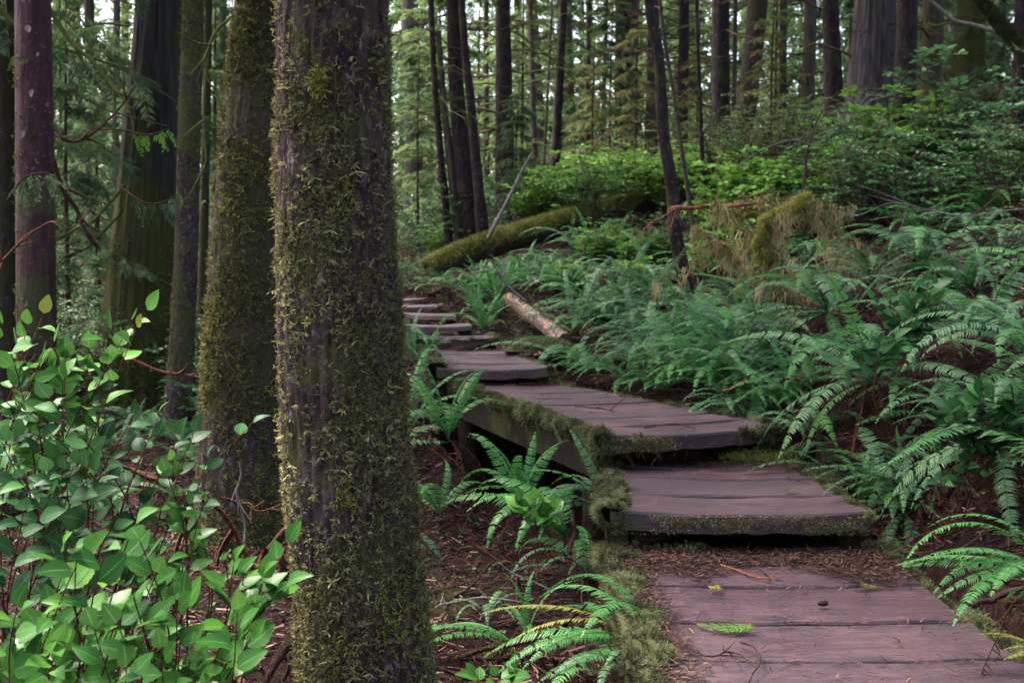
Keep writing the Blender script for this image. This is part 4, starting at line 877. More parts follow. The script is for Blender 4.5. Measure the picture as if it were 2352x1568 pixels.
# bare shrub with fine white twigs
t = thing('bare_shrub', 'bare many-twigged shrub with a dark stem above the hanging moss', 'shrub', P(1850, 480, 12)); g = Geo(); r = np.random.default_rng(6)
C = curve([P(1850, 500, 12), P(1843, 420, 12), P(1856, 340, 12), P(1880, 270, 12), P(1925, 215, 12)], 24, .02, 6); v, f = tube(C, np.linspace(.016, .004, 24), 6); g.add(v, f)
for i in range(20):
    k = r.integers(3, 23); a = r.choice([-1, 1]); branch_geo(g, C[k], np.array([a*r.uniform(.5, 1), r.normal()*.3, r.uniform(0, .8)]), r.uniform(.4, 1.3), .0035, r, 5, .1)
part('stem', g, M['twig'], t)
for i, (pp, lb) in enumerate([([(1810, 180, 12.5), (1720, 195, 12.5), (1620, 330, 12.5)], 'thin bare twig arching left from the bare shrub'), ([(1700, 380, 12), (1780, 330, 12), (1900, 300, 12), (2000, 230, 12)], 'fine bare twig rising to the right through the bushes'),
      ([(1930, 40, 17), (1990, 70, 17), (1850, 60, 17)], 'mossy twig crossing in front of the snag'), ([(2352, 480, 10), (2200, 500, 10), (2050, 470, 10), (1960, 500, 10)], 'long thin twig trailing over the right bank'), ([(2352, 420, 9.5), (2260, 470, 9.5), (2200, 560, 9.5)], 'bent brown twig above the crest ferns'),
      ([(2352, 640, 8.5), (2250, 610, 8.5), (2200, 600, 8.5)], 'pale thin stick poking out of the crest ferns')]):
    stick(lb, [P(*q) for q in pp], .006, .003, 'twig_pale' if i % 2 else 'twig', seed=60+i, sub=7, name='branch', cat='branch', wob=.03, n=24)
# arching mossy twigs at left
for i, (pp, lb, mt, rr_) in enumerate([([(112, 20, 11), (180, 110, 11), (250, 190, 11), (300, 245, 11)], 'mossy dead branch slanting down between the red trunk and the cedar', 'twig_mossy', .022),
      ([(112, 280, 10.5), (160, 330, 10.5), (240, 290, 10.5), (300, 210, 10.5)], 'arched dead branch hooked in front of the cedar boughs', 'twig', .018),
      ([(118, 360, 10), (150, 450, 10), (190, 520, 10), (235, 550, 10)], 'dark curved limb dropping right from the red trunk', 'twig', .022),
      ([(290, 420, 12), (220, 500, 12), (170, 530, 12), (130, 560, 12)], 'mossy branch reaching left from the broad cedar', 'twig_mossy', .018), ([(280, 480, 12), (210, 560, 12), (150, 590, 12)], 'lower mossy branch reaching left from the broad cedar', 'twig_mossy', .018),
      ([(0, 620, 8), (40, 560, 8), (100, 520, 8), (170, 515, 8)], 'thin reddish twig arching over the red trunk', 'twig_red', .009), ([(0, 20, 11.5), (40, 60, 11.5), (60, 90, 11.5)], 'mossy stub branch at the upper left corner', 'twig_mossy', .03),
      ([(530, 40, 10), (480, 120, 10), (470, 330, 10), (455, 420, 10)], 'mossy hanging branch between the slender and the wide trunk', 'twig_mossy', .014)]):
    stick(lb, [P(*q) for q in pp], rr_, rr_*.4, mt, seed=80+i, sub=7, name='branch', cat='branch', wob=.04, n=24)
# cedar sprays hanging in front of the left trunks
def wildbough(label, u, v, D, du, L, n, size, mat, seed):
    r = np.random.default_rng(seed); p = P(u, v, D); t = thing('cedar_bough', label, 'branch', p); g = Geo(); g2 = Geo()
    bough(g, p, np.array([du, -.35, .15]), L, r, SPRAY, size, n, 1, 0, .45, .9); part('foliage', g, [M['twig_mossy'], M[mat]], t)
def hangspray(label, pp, n, size, mat, seed):
    r = np.random.default_rng(seed); C = curve([P(*q) for q in pp], 20); t = thing('cedar_bough', label, 'branch', C[0]); g = Geo(); v, f = tube(C, np.linspace(.008, .003, 20), 5); g.add(v, f); part('stem', g, M['twig'], t)
    g = Geo(); k = np.linspace(4, 19, n).astype(int); d = np.c_[r.normal(0, .5, n)+.3, r.normal(0, .4, n), -np.ones(n)*.9]
    for q_ in range(5):
        q = np.arange(n) % 5 == q_; scatter(g, SPRAY[q_], C[k][q], frames(d[q], None, r.normal(0, .5, q.sum())), size*r.uniform(.6, 1.2, q.sum()))
    part('foliage', g, M[mat], t)
hangspray('thin cedar bough with pale tips sagging across the broad cedar trunk', [(275, 430, 9), (330, 465, 9), (370, 465, 9), (410, 445, 9)], 14, .16, 'needle_cool', 1)
hangspray('short bright cedar spray in front of the broad cedar, higher up', [(290, 300, 9.5), (340, 310, 9.5), (385, 296, 9.5)], 8, .14, 'berry', 2)
hangspray('pale cedar bough hanging over the red trunk', [(30, 440, 8), (60, 405, 8), (112, 395, 8)], 12, .16, 'needle_cool', 3)
wildbough('shady cedar bough sloping right from the red trunk, upper one', 110, 110, 11.5, 1, 1.0, 46, .17, 'needle_cool', 4)
wildbough('shady cedar bough sloping right from the red trunk, lower one', 110, 330, 11.5, 1, .9, 40, .16, 'needle_cool', 5)
wildbough('cedar bough reaching left from the broad cedar, near the top', 300, 60, 12.5, -1, 1.0, 46, .18, 'needle', 7)
wildbough('cedar bough reaching left from the broad cedar at mid height', 290, 300, 12.5, -1, .9, 40, .17, 'needle', 8)
wildbough('cedar bough showing between the slender and the wide trunk', 470, 160, 13.5, 1, .7, 30, .17, 'needle', 6)
wildbough('low cedar bough above the mid left bushes', 140, 560, 13, 1, 1.0, 40, .18, 'needle_cool', 9)
# ------------------------------------------------------------------ ferns
A3 = (('arch', .7), ('low', .2), ('up', .1)); HG = (('arch', .45), ('low', .25), ('hang', .3)); UP = (('up', .55), ('arch', .45))
def fpx(u, v, D, **k):
    p = P(u, v, D); p[2] = max(p[2], H1(p[0], p[1])-.02) if k.pop('snap', False) else p[2]
    return fern(p, **k)
W_ = math.pi
fpx(1300, 1240, 6.6, size=.62, n=13, mix_=A3, mat='fern_lit', az0=W_*.95, spread=3.4, label='bright green fern fanning left from under the second section', seed=1)
fpx(1195, 1185, 7.0, size=.50, n=9, mix_=UP, mat='fern_lit', az0=W_*.8, spread=5, label='fern with three upright curled fronds in the hollow', seed=2, snap=True)
fpx(1030, 1010, 8.6, size=.62, n=10, mix_=UP, mat='fern_lit', label='upright fern beside the mossy edge of the long section', seed=3, snap=True)
fpx(945, 990, 8.9, size=.6, n=8, mix_=UP, mat='fern', label='upright fern half behind the foreground trunk', seed=4, snap=True)
fpx(1495, 1500, 5.1, size=.55, n=12, mix_=(('low', .6), ('arch', .4)), mat='fern_lit', az0=W_*.95, spread=2.6, dead=4, label='low fern spreading left from the side of the nearest planks', seed=5)
fpx(1490, 1470, 5.3, size=.56, n=2, mix_=(('low', 1),), mat='fern_yellow', az0=W_*1.0, spread=.6, dead=0, label='yellowing fern frond with browned tips beside the nearest planks', seed=6)
fpx(1210, 1470, 5.5, size=.34, n=5, mix_=UP, mat='fern_lit', label='small upright fern between the trunk and the nearest planks', seed=7, snap=True)
fpx(1180, 1480, 5.6, size=.42, n=4, mix_=(('low', 1),), mat='fern_lit', az0=W_, spread=1.6, dead=1, label='pair of flat fronds reaching left at the foot of the foreground trunk', seed=8, snap=True)
fpx(1400, 1180, 6.9, size=.55, n=9, mix_=A3, mat='fern', az0=W_*.9, spread=2.6, label='dark fern arching from the shade under the long section', seed=9, snap=True)
fpx(1350, 1330, 6.2, size=.42, n=7, mix_=A3, mat='fern', az0=W_*.9, spread=3, label='shaded fern beside the log post under the second section', seed=10, snap=True)
fpx(1440, 1568, 4.9, size=.34, n=6, mix_=A3, mat='fern', az0=W_*1.1, spread=3, label='drooping fern at the bottom edge left of the nearest planks', seed=11, dead=3)
fpx(990, 800, 11.8, size=.4, n=10, mix_=A3, mat='fern_lit', label='small fern at the left end of the fifth step', seed=12, snap=True)
fpx(950, 830, 11.0, size=.45, n=8, mix_=UP, mat='fern', label='fern hugging the foreground trunk beside the steps', seed=13, snap=True)
fpx(1120, 1420, 5.9, size=.3, n=6, mix_=A3, mat='fern', label='small dim fern among fallen twigs right of the foreground trunk', seed=14, snap=True)
fpx(1010, 1180, 7.4, size=.45, n=8, mix_=A3, mat='fern_lit', az0=W_*.9, spread=4, label='fern pressed against the right side of the foreground trunk', seed=15, snap=True)
fpx(1020, 1300, 7.0, size=.45, n=6, mix_=HG, mat='fern', az0=W_*1.1, spread=2.5, label='shadowy fern drooping behind the foreground trunk', seed=16, snap=True)
# right bank
fpx(2010, 880, 7.6, size=.80, n=24, mix_=(('arch', .5), ('low', .25), ('up', .15), ('hang', .1)), az0=W_, spread=5.6, dead=7, label='largest sword fern, fanned wide in the middle of the right bank', seed=20)
fpx(1900, 720, 9.2, size=.78, n=20, mix_=HG, az0=W_*1.1, spread=5, dead=8, label='grey-green sword fern cascading down from the bank below the brown moss', seed=21)
fpx(2120, 620, 9.8, size=.85, n=20, mix_=HG, az0=W_*1.25, spread=5, dead=12, label='sword fern crowning the crest of the bank', seed=22)
fpx(2300, 600, 9.8, size=.75, n=14, mix_=HG, az0=W_*1.25, spread=4.5, dead=8, label='sword fern on the crest at the right frame edge', seed=23)
fpx(2000, 650, 9.8, size=.7, n=14, mix_=HG, az0=W_*1.1, spread=5, dead=8, label='sword fern between the crest fern and the brown moss curtains', seed=24)
fpx(2260, 780, 7.6, size=.72, n=18, mix_=A3, az0=W_*1.1, spread=5, dead=6, label='silvery sword fern behind the glossy salal at right', seed=25)
fpx(2380, 850, 6.6, size=.72, n=16, mix_=HG, az0=W_*1.05, spread=3.6, dead=6, label='dense sword fern against the right edge above the salal', seed=26)
fpx(2330, 1010, 6.0, size=.72, n=14, mix_=HG, az0=W_*1.15, spread=2.8, dead=12, label='dark sword fern hanging down the bank at the right edge', seed=27)
fpx(2200, 980, 6.8, size=.6, n=10, mix_=HG, az0=W_*1.2, spread=3, dead=10, label='dim sword fern under the salal leaves', seed=28)
fpx(2420, 1330, 4.5, size=.52, n=12, mix_=(('low', .7), ('arch', .3)), mat='fern_lit', az0=W_*1.0, spread=1.8, dead=2, label='bright fern reaching over the right edge of the nearest planks', seed=29)
fpx(2400, 1500, 4.2, size=.2, n=4, mix_=(('low', 1),), mat='fern_yellow', az0=W_, spread=1.5, dead=0, label='yellow frond tip at the right edge beside the lowest planks', seed=30)
fpx(2060, 1290, 6.3, size=.22, n=7, mix_=(('low', .6), ('arch', .4)), mat='fern_lit', label='tiny fern at the back right corner of the nearest section', seed=31, snap=True)
fpx(1985, 1150, 6.9, size=.28, n=6, mix_=UP, mat='fern_lit', label='small upright fern at the right end of the second section', seed=32, snap=True)
fpx(2080, 1180, 6.6, size=.5, n=7, mix_=HG, az0=W_*1.1, spread=3, label='fern with one long frond curling toward the second section', seed=33, snap=True)
fpx(1860, 1010, 7.8, size=.42, n=9, mix_=A3, az0=W_, spread=5, label='fern just right of the front corner of the long section', seed=34, snap=True)
fpx(1700, 880, 8.9, size=.55, n=12, mix_=A3, label='fern with one tall straight frond right of the long section', seed=35, snap=True)
fpx(1590, 860, 9.4, size=.5, n=11, mix_=A3, label='spreading fern at the right edge of the long section', seed=36, snap=True)
fpx(1480, 850, 10, size=.5, n=11, mix_=A3, label='fern beside the middle of the long section', seed=37, snap=True)
fpx(1360, 850, 10.8, size=.42, n=9, mix_=(('low', .6), ('arch', .4)), mat='fern_lit', az0=W_, spread=4, label='low bright fern at the back right corner of the long section', seed=38, snap=True)
fpx(1420, 1030, 7.35, size=.2, n=6, mix_=A3, mat='fern_lit', label='tiny bluish fern under the front edge of the long section', seed=39, snap=True)
# fern drifts on the slope (each its own plant)
rf = random.Random(4); drift = []
def fdrift(n, poly, sz, nf, mat='fern', mx=A3, sep=26):
    c = 0; tries = 0
    while c < n and tries < n*40:
        tries += 1; u = rf.uniform(poly[0], poly[2]); v = rf.uniform(poly[1], poly[3])
        if any(abs(u-a)+1.6*abs(v-b) < sep for a, b in drift): continue
        w = hit(u, v); 
        if any(inpoly(w[0], w[1], s['c'], .12) for s in SL): continue
        if 1165 < u < 1300 and 680 < v < 795: continue
        if 1380 < u < 1500 and v > 790 and u < 1400: continue
        drift.append((u, v)); c += 1
        fern(w, size=sz*rf.uniform(.75, 1.2), n=rf.randint(nf-2, nf+2), mix_=mx, mat=mat if rf.random() < .75 else 'fern_lit', az0=W_*1.1, spread=5.6, dead=2, seed=1000+len(drift), group='sword ferns in drifts across the slope')
fdrift(12, (1085, 650, 1180, 770), .42, 10, 'fern_lit', UP, 22)
fdrift(32, (1290, 640, 1760, 850), .68, 12, 'fern', A3, 40)
fdrift(10, (1330, 845, 1700, 925), .52, 10, 'fern_lit', A3, 40)
fdrift(8, (1640, 900, 1860, 985), .45, 9, 'fern', A3, 30)
fdrift(20, (1060, 600, 1300, 690), .42, 8, 'fern', A3, 20)
fdrift(22, (1300, 570, 1800, 650), .60, 9, 'fern', A3, 28)
fdrift(14, (1600, 540, 1900, 620), .55, 9, 'fern', A3, 28)
fdrift(11, (1650, 700, 1900, 920), .64, 11, 'fern', HG, 40)
fdrift(9, (930, 600, 1080, 680), .40, 8, 'fern', A3, 22)
fdrift(12, (1880, 450, 2340, 560), .6, 9, 'fern', A3, 36)
fdrift(5, (2180, 640, 2352, 860), .6, 10, 'fern', HG, 44)
fdrift(9, (1880, 900, 2352, 1180), .5, 8, 'fern', HG, 48)
fdrift(7, (100, 980, 470, 1080), .5, 8, 'fern', A3, 50)
fdrift(5, (0, 1060, 260, 1200), .5, 8, 'fern', A3, 60)
fdrift(5, (1960, 1050, 2200, 1230), .22, 5, 'fern_lit', A3, 50)
# ------------------------------------------------------------------ leafy shrubs
def salal(label, base, stems, leaf=.085, n=9, mat='salal', seed=0, name='salal_bush', start=.3, group='glossy broad-leaved salal bushes', stemmat='twig_red', cat='shrub', jit=.09):
    leaf *= 1.12; n = n+2
    r = np.random.default_rng(seed+300); t = thing(name, label, cat, base, group); gs = Geo(); gl = Geo()
    for tg in stems:
        tip = P(*tg) if len(tg) == 3 else np.array(tg[:3]); L = np.linalg.norm(tip-base); mid = (base+tip)/2+np.array([r.normal(0, .08), r.normal(0, .08), .08])*L
        for br in range(2 if n > 6 else 1):
            tp = tip+(0 if br == 0 else 1)*r.normal(0, jit, 3)*min(L, 1.2)
            C = curve([base+r.normal(0, .12, 3)*[1, 1, .1], mid, tp], 24, .02, int(seed+br)); v, f = tube(C, np.linspace(.0042, .0014, 24), 5); gs.add(v, f)
            m = n; x = np.linspace(start, 1, m); pos = np.stack([np.interp(x, np.linspace(0, 1, 24), C[:, k]) for k in range(3)], -1)
            T = nrm(np.gradient(C, axis=0))[(x*23).astype(int)]; S = nrm(np.cross(T, [0, 0, 1.])); sg = np.where(np.arange(m) % 2, 1., -1.)[:, None]
            d = nrm(T*.55+S*sg*r.uniform(.5, 1.1, (m, 1))+np.array([0, 0, 1.])*r.uniform(-.25, .25, (m, 1))+np.array([0, -.25, 0])); d[-1] = nrm(T[-1]+np.array([0, -.2, -.1]))
            upv = nrm(np.array([0, -.7, 1.])+r.normal(0, .30, (m, 3))); pos = pos+d*.012
            for k in range(3):
                q = np.arange(m) % 3 == k; scatter(gl, LEAF[k], pos[q], frames(d[q], upv[q]), leaf*r.uniform(.65, 1.12, q.sum())*np.where(x[q] > .93, .85, 1), np.where(r.random(q.sum()) < .008, 1., np.clip(.42+.45*(x[q]-.5)+r.normal(0, .2, q.sum()), 0, .93)))
    part('stem', gs, M[stemmat], t, True); part('foliage', gl, M[mat], t, True); return t
def gb(u, v, D): p = P(u, v, D); p[2] = H1(p[0], p[1]); return p
def pts_in(n, box, D, seed, jit=.25):
    r = random.Random(seed); return [(r.uniform(box[0], box[2]), r.uniform(box[1], box[3]), D+r.uniform(-jit, jit)) for _ in range(n)]
salal('bright salal bush filling the lower left corner', gb(60, 1568, 3.5), pts_in(9, (0, 1270, 200, 1568), 3.3, 1), .080, 9, 'salal', 1)
salal('bright salal bush with broad leaves in front, centre of the lower left', gb(300, 1600, 3.6), pts_in(8, (180, 1280, 450, 1540), 3.4, 2), .078, 8, 'salal', 2)
salal('salal spray of fresh leaves reaching toward the foreground trunk', gb(330, 1600, 3.5), [(655, 1345, 3.3), (600, 1340, 3.35), (520, 1290, 3.4), (560, 1330, 3.4)], .078, 6, 'salal', 3, start=.5, jit=.02)
salal('lower salal stems with yellow-edged leaves near the bottom edge', gb(400, 1620, 3.4), [(585, 1470, 3.2), (545, 1420, 3.25), (520, 1500, 3.2), (430, 1380, 3.3), (380, 1500, 3.1), (300, 1540, 3.0)], .082, 8, 'salal', 4, start=.4)
salal('upright salal stems with small pale leaves in the middle left', gb(360, 1450, 4.4), [(430, 1190, 4.2), (400, 1080, 4.2), (460, 1240, 4.1), (420, 1130, 4.3), (380, 1250, 4.2), (350, 1180, 4.3)], .062, 7, 'salal', 5, start=.3)
salal('tall salal with pale upper leaves at the left edge', gb(90, 1450, 4.6), [(300, 740, 4.4), (60, 750, 4.4), (250, 760, 4.4), (120, 790, 4.4), (40, 800, 4.4), (200, 850, 4.4), (150, 830, 4.4), (10, 745, 4.3)], .078, 7, 'salal', 6, start=.55)
salal('dark glossy salal bush at mid left', gb(120, 1500, 4.4), pts_in(7, (0, 900, 300, 1120), 4.3, 7), .072, 7, 'salal_dark', 7, start=.45)
salal('dark salal branch leaning right over the slender trunk foot', gb(200, 1450, 4.5), [(470, 1060, 4.4), (400, 1010, 4.4), (330, 1020, 4.4), (300, 960, 4.4), (440, 1000, 4.4), (360, 960, 4.5)], .066, 6, 'salal_dark', 8, start=.5)
salal('shaded salal stems low at the left edge', gb(40, 1500, 4.2), pts_in(4, (0, 1080, 240, 1260), 4.1, 9), .085, 7, 'salal_dark', 9, start=.4)
salal('small salal seedling in the hollow below the long section', gb(1240, 1330, 6.4), [(1200, 1160, 6.3), (1250, 1190, 6.3), (1230, 1150, 6.3), (1265, 1170, 6.3)], .10, 4, 'salal', 10, start=.8, name='salal_seedling')
salal('low salal leaves at the bottom edge right of the foreground trunk', gb(1120, 1600, 5.2), [(1090, 1560, 5.1), (1140, 1565, 5.1), (1180, 1550, 5.1)], .08, 4, 'salal', 11, start=.6, name='salal_seedling')
salal('upright salal sprig with bluish leaves in front of the crest ferns', gb(2070, 950, 7.4), [(2130, 650, 7.3), (2135, 700, 7.3), (2010, 690, 7.3), (2100, 680, 7.3)], .095, 8, 'salal_dark', 12, start=.5)
salal('salal sprig above the largest sword fern', gb(2000, 950, 7.2), [(1980, 800, 7.1), (2000, 770, 7.1), (2040, 800, 7.1)], .09, 6, 'salal_dark', 13, start=.65)
salal('glossy salal bush at the right edge below the dense fern', gb(2330, 1150, 6.0), [(2250, 900, 5.9), (2180, 940, 5.9), (2330, 920, 5.9), (2300, 980, 5.9), (2240, 1000, 5.9), (2352, 870, 5.9), (2150, 960, 5.9)], .085, 8, 'salal_dark', 14, start=.6)
salal('small salal leaves hanging on the dark bank at right', gb(2290, 1150, 5.9), [(2220, 1060, 5.8), (2200, 1090, 5.8)], .06, 5, 'salal_dark', 15, start=.6, name='salal_seedling')
def bush_mesh(seed, n_st, H, Rd, leaf, nl, mat, stem='twig'):
    r = np.random.default_rng(seed); gs = Geo(); gl = Geo()
    for i in range(n_st):
        a = r.uniform(0, 2*np.pi); rad = Rd*math.sqrt(r.random()); tip = np.array([math.cos(a)*rad, math.sin(a)*rad, H*r.uniform(.45, 1)]); b = tip*[.2, .2, 0]
        C = curve([b, (b+tip)/2+r.normal(0, .06, 3)*H, tip], 10, .03, seed+i); v, f = tube(C, np.linspace(.008, .002, 10), 4); gs.add(v, f)
        for j in range(4):
            k = r.integers(4, 10); d = nrm(np.array([r.normal(), r.normal(), r.uniform(-.1, .5)])); L = H*r.uniform(.15, .38)
            c2 = np.array([C[k], C[k]+d*L*.6, C[k]+d*L+np.array([0, 0, -.08*L])]); v, f = tube(c2, [.004, .003, .001], 3); gs.add(v, f)
            x = np.repeat(np.linspace(.1, 1, nl), 2)[:, None]; m = len(x); p = C[k]+(c2[2]-C[k])*x; s = nrm(np.cross(d, [0, 0, 1.])); dd = nrm(d*.4+s*np.tile([1., -1.], nl)[:, None]+np.array([0, 0, .1])+r.normal(0, .25, (m, 3)))
            up = nrm(np.array([0, 0, 1.])+r.normal(0, .35, (m, 3))); scatter(gl, SMALL if leaf < .06 else LEAF[i % 3], p+dd*.004, frames(dd, up), leaf*r.uniform(.6, 1.2, m), np.clip(r.normal(.5, .25, m), 0, 1))
    return gs.mesh('stem', M[stem]), gl.mesh('foliage', M[mat])
BUSH = {'berry': [bush_mesh(s, 24, 1.0, .55, .08, 6, 'berry') for s in (1, 2, 3)], 'shrub': [bush_mesh(10+s, 18, 1.0, .55, .045, 8, 'shrub') for s in (1, 2, 3)],
        'glossy': [bush_mesh(20+s, 15, 1.0, .7, .062, 6, 'shrub') for s in (1, 2, 3)], 'fine': [bush_mesh(30+s, 14, 1.0, .5, .032, 10, 'needle') for s in (1, 2)]}
KN = {'berry': 'bright green berry bush', 'shrub': 'dull green shrub', 'glossy': 'glossy dark-leaved shrub', 'fine': 'fine-leaved huckleberry shrub'}
bi = [0]
def bush(k, u, v, sz, label=None, D=None, grp=None):
    w = hit(u, v) if D is None else gb(u, v, D); i = bi[0]; bi[0] += 1; a, b = BUSH[k][i % len(BUSH[k])]
    t = thing('shrub', label, 'shrub', w, grp or 'shrubs on the slope behind the ferns')
    linkmesh('stem', a, t, (0, 0, 0), (0, 0, i*1.3), sz); linkmesh('foliage', b, t, (0, 0, 0), (0, 0, i*1.3), sz)
    if label is None: AUTO.append((t, KN[k], sz))
for (u, v, D, sz) in [(1370, 580, 15.5, .38), (1440, 580, 15, .4), (1500, 560, 15, .4), (1390, 500, 19.8, .8), (1470, 470, 20, .8), (1250, 480, 19, 1.0), (1330, 480, 20, 1.1), (1690, 480, 14.5, .8), (1740, 450, 15, .9), (1640, 500, 14, .6), (1810, 440, 15, .9), (1880, 430, 15, .9),
     (2000, 420, 13.5, 1.15), (2090, 420, 13.2, 1.2), (2220, 430, 13, .95), (2320, 440, 12.5, 1.0), (2130, 490, 12.4, .5),
     (1980, 400, 14.5, 1.0), (2040, 380, 15, 1.1), (2020, 320, 16, 1.2), (2110, 360, 15, 1.1), (2160, 330, 15.5, 1.1), (2060, 440, 14, .9), (2230, 370, 15, 1.0), (2300, 350, 15, 1.0), (1930, 450, 14, .8)]: bush('berry' if u < 1860 else ('glossy' if u % 40 else 'shrub'), u, v+30, sz, None, D)
for (k_, u, v, D, sz) in [('berry', 2030, 330, 15.5, 1.5), ('berry', 2140, 310, 15, 1.3), ('shrub', 2200, 300, 15, 1.7), ('glossy', 2290, 330, 14, 1.6), ('berry', 1960, 380, 15, 1.1), ('shrub', 2080, 360, 14.5, 1.5), ('berry', 1700, 420, 15.5, 1.1), ('glossy', 1780, 400, 16, 1.2)]: bush(k_, u, v+50, sz, None, D)
bush('berry', 1290, 500, .9, 'vivid green berry bush rising behind the mossy fallen log', 19.5)
bush('berry', 1360, 590, .45, 'vivid green berry bush in front of the mossy fallen log', 16)
bush('berry', 1420, 590, .42, 'leafy yellow-green bush on the slope left of the thin leaning tree', 15.5)
bush('berry', 1470, 620, .4, 'low yellow-green bush just left of the thin leaning tree', 14)
bush('berry', 1310, 640, .35, 'low yellow-green leaves between ferns above the peeled log', 14.5)
bush('berry', 1000, 590, .5, 'green bush left of the mossy fallen log end', 20)
for (k, u0, v0, u1, v1, n, s) in [('berry', 1560, 430, 1960, 480, 8, .75), ('shrub', 1560, 440, 2000, 540, 12, .7), ('glossy', 1960, 330, 2352, 440, 12, 1.0), ('shrub', 1950, 400, 2352, 500, 12, .8), ('shrub', 930, 520, 1400, 540, 10, .9), ('shrub', 930, 560, 990, 610, 4, .6),
      ('glossy', 930, 540, 1100, 600, 5, .9), ('berry', 1180, 440, 1700, 500, 12, .9), ('fine', 1150, 430, 1900, 490, 16, 1.3), ('fine', 2150, 200, 2352, 330, 6, 1.3), ('shrub', 0, 820, 460, 960, 14, 1.1), ('fine', 0, 780, 520, 860, 8, 1.5), ('glossy', 440, 850, 480, 960, 3, .8),
      ('shrub', 0, 1120, 140, 1240, 5, .5), ('fine', 2060, 200, 2352, 300, 6, 1.2), ('shrub', 1340, 560, 1560, 620, 6, .5), ('berry', 1700, 340, 1900, 400, 5, 1.0), ('glossy', 1560, 490, 1700, 560, 4, .5), ('shrub', 1100, 470, 1260, 520, 5, 1.0), ('shrub', 920, 640, 1000, 700, 4, .5)]:
    for _ in range(n): bush(k, rf.uniform(u0, u1), rf.uniform(v0, v1), s*rf.uniform(.7, 1.2))
# red and dead twigs in the left foreground
for i, (pp, lb, mt, a, b_, sb) in enumerate([
   ([(250, 1060, 4.6), (400, 1120, 4.6), (500, 1170, 4.6), (560, 1260, 4.6), (585, 1310, 4.6)], 'long reddish salal stem bending toward the foreground trunk', 'twig_red', .006, .010, 4),
   ([(598, 1305, 5.2), (615, 1260, 5.2), (665, 1205, 5.2)], 'short orange broken branch leaning on the foreground trunk foot', 'twig_orange', .017, .012, 2),
   ([(548, 1060, 6), (552, 1150, 6), (565, 1260, 6)], 'thin black and white lichened twig before the wide mossy trunk', 'twig_pale', .004, .006, 3),
   ([(500, 1140, 6), (600, 1170, 6), (665, 1140, 6)], 'thin purplish twig crossing the wide mossy trunk', 'twig_red', .004, .004, 6),
   ([(285, 822, 9), (400, 855, 9), (470, 870, 9)], 'thin fallen twig resting across the slender trunk foot', 'twig_red', .014, .010, 2),
   ([(650, 1280, 4.6), (680, 1400, 4.6), (700, 1500, 4.4), (720, 1600, 4.2)], 'dark stem standing against the left side of the foreground trunk', 'twig', .02, .028, 3),
   ([(650, 1560, 4.7), (665, 1470, 4.7), (690, 1420, 4.7)], 'thin forked stem left of the foreground trunk foot', 'twig', .008, .006, 2),
   ([(480, 1500, 5), (560, 1568, 4.6)], 'brown fallen branch at the bottom edge left of the trunk', 'twig_red', .014, .014, 0),
   ([(640, 1130, 6.5), (655, 1230, 6.5), (660, 1290, 6.5)], 'reddish twig rising beside the foreground trunk', 'twig_red', .006, .008, 4),
   ([(1078, 1232, 6.5), (1100, 1258, 6.5), (1145, 1285, 6.5), (1175, 1290, 6.5)], 'dead branch with a bright broken tip in the hollow', 'twig_red', .014, .008, 3),
   ([(1140, 1292, 6.3), (1210, 1330, 6.3), (1330, 1400, 6.1)], 'pale straight stick slanting through the hollow', 'twig_pale', .006, .005, 2),
   ([(970, 1400, 6.2), (1050, 1365, 6.2), (1130, 1290, 6.3)], 'long dark twig curving right from the foreground trunk', 'twig', .006, .005, 3),
   ([(1000, 1395, 6.0), (1090, 1378, 6.0), (1200, 1390, 5.9)], 'arched bare twig above the yellow moss', 'twig_pale', .005, .004, 2),
   ([(1295, 1270, 5.9), (1330, 1310, 5.9), (1340, 1400, 5.8)], 'thin black stem beside the low fern', 'twig', .006, .004, 1),
   ([(1310, 1270, 6.2), (1315, 1220, 6.3), (1310, 1170, 6.3)], 'snapped upright stub holding the salal seedling', 'twig', .012, .010, 0),
   ([(1000, 1530, 5.6), (1100, 1500, 5.6), (1230, 1470, 5.5), (1290, 1445, 5.4)], 'dark branch lying under the yellowing frond', 'twig', .012, .008, 2),
   ([(2060, 1262, 6.2), (2150, 1270, 6.0), (2250, 1180, 6.2)], 'dark twig on the soil right of the nearest section', 'twig', .008, .005, 4),
   ([(2230, 1390, 5.0), (2352, 1350, 5.0)], 'dark fallen branch beside the nearest planks at right', 'twig', .014, .012, 2),
   ([(1660, 900, 8.5), (1700, 880, 8.5), (1740, 870, 8.5)], 'orange twig under the fern right of the long section', 'twig_orange', .012, .010, 2)]):
    stick(lb, [P(*q) for q in pp], a, b_, mt, seed=200+i, sub=sb, name='branch', cat='branch', wob=.02, n=20)
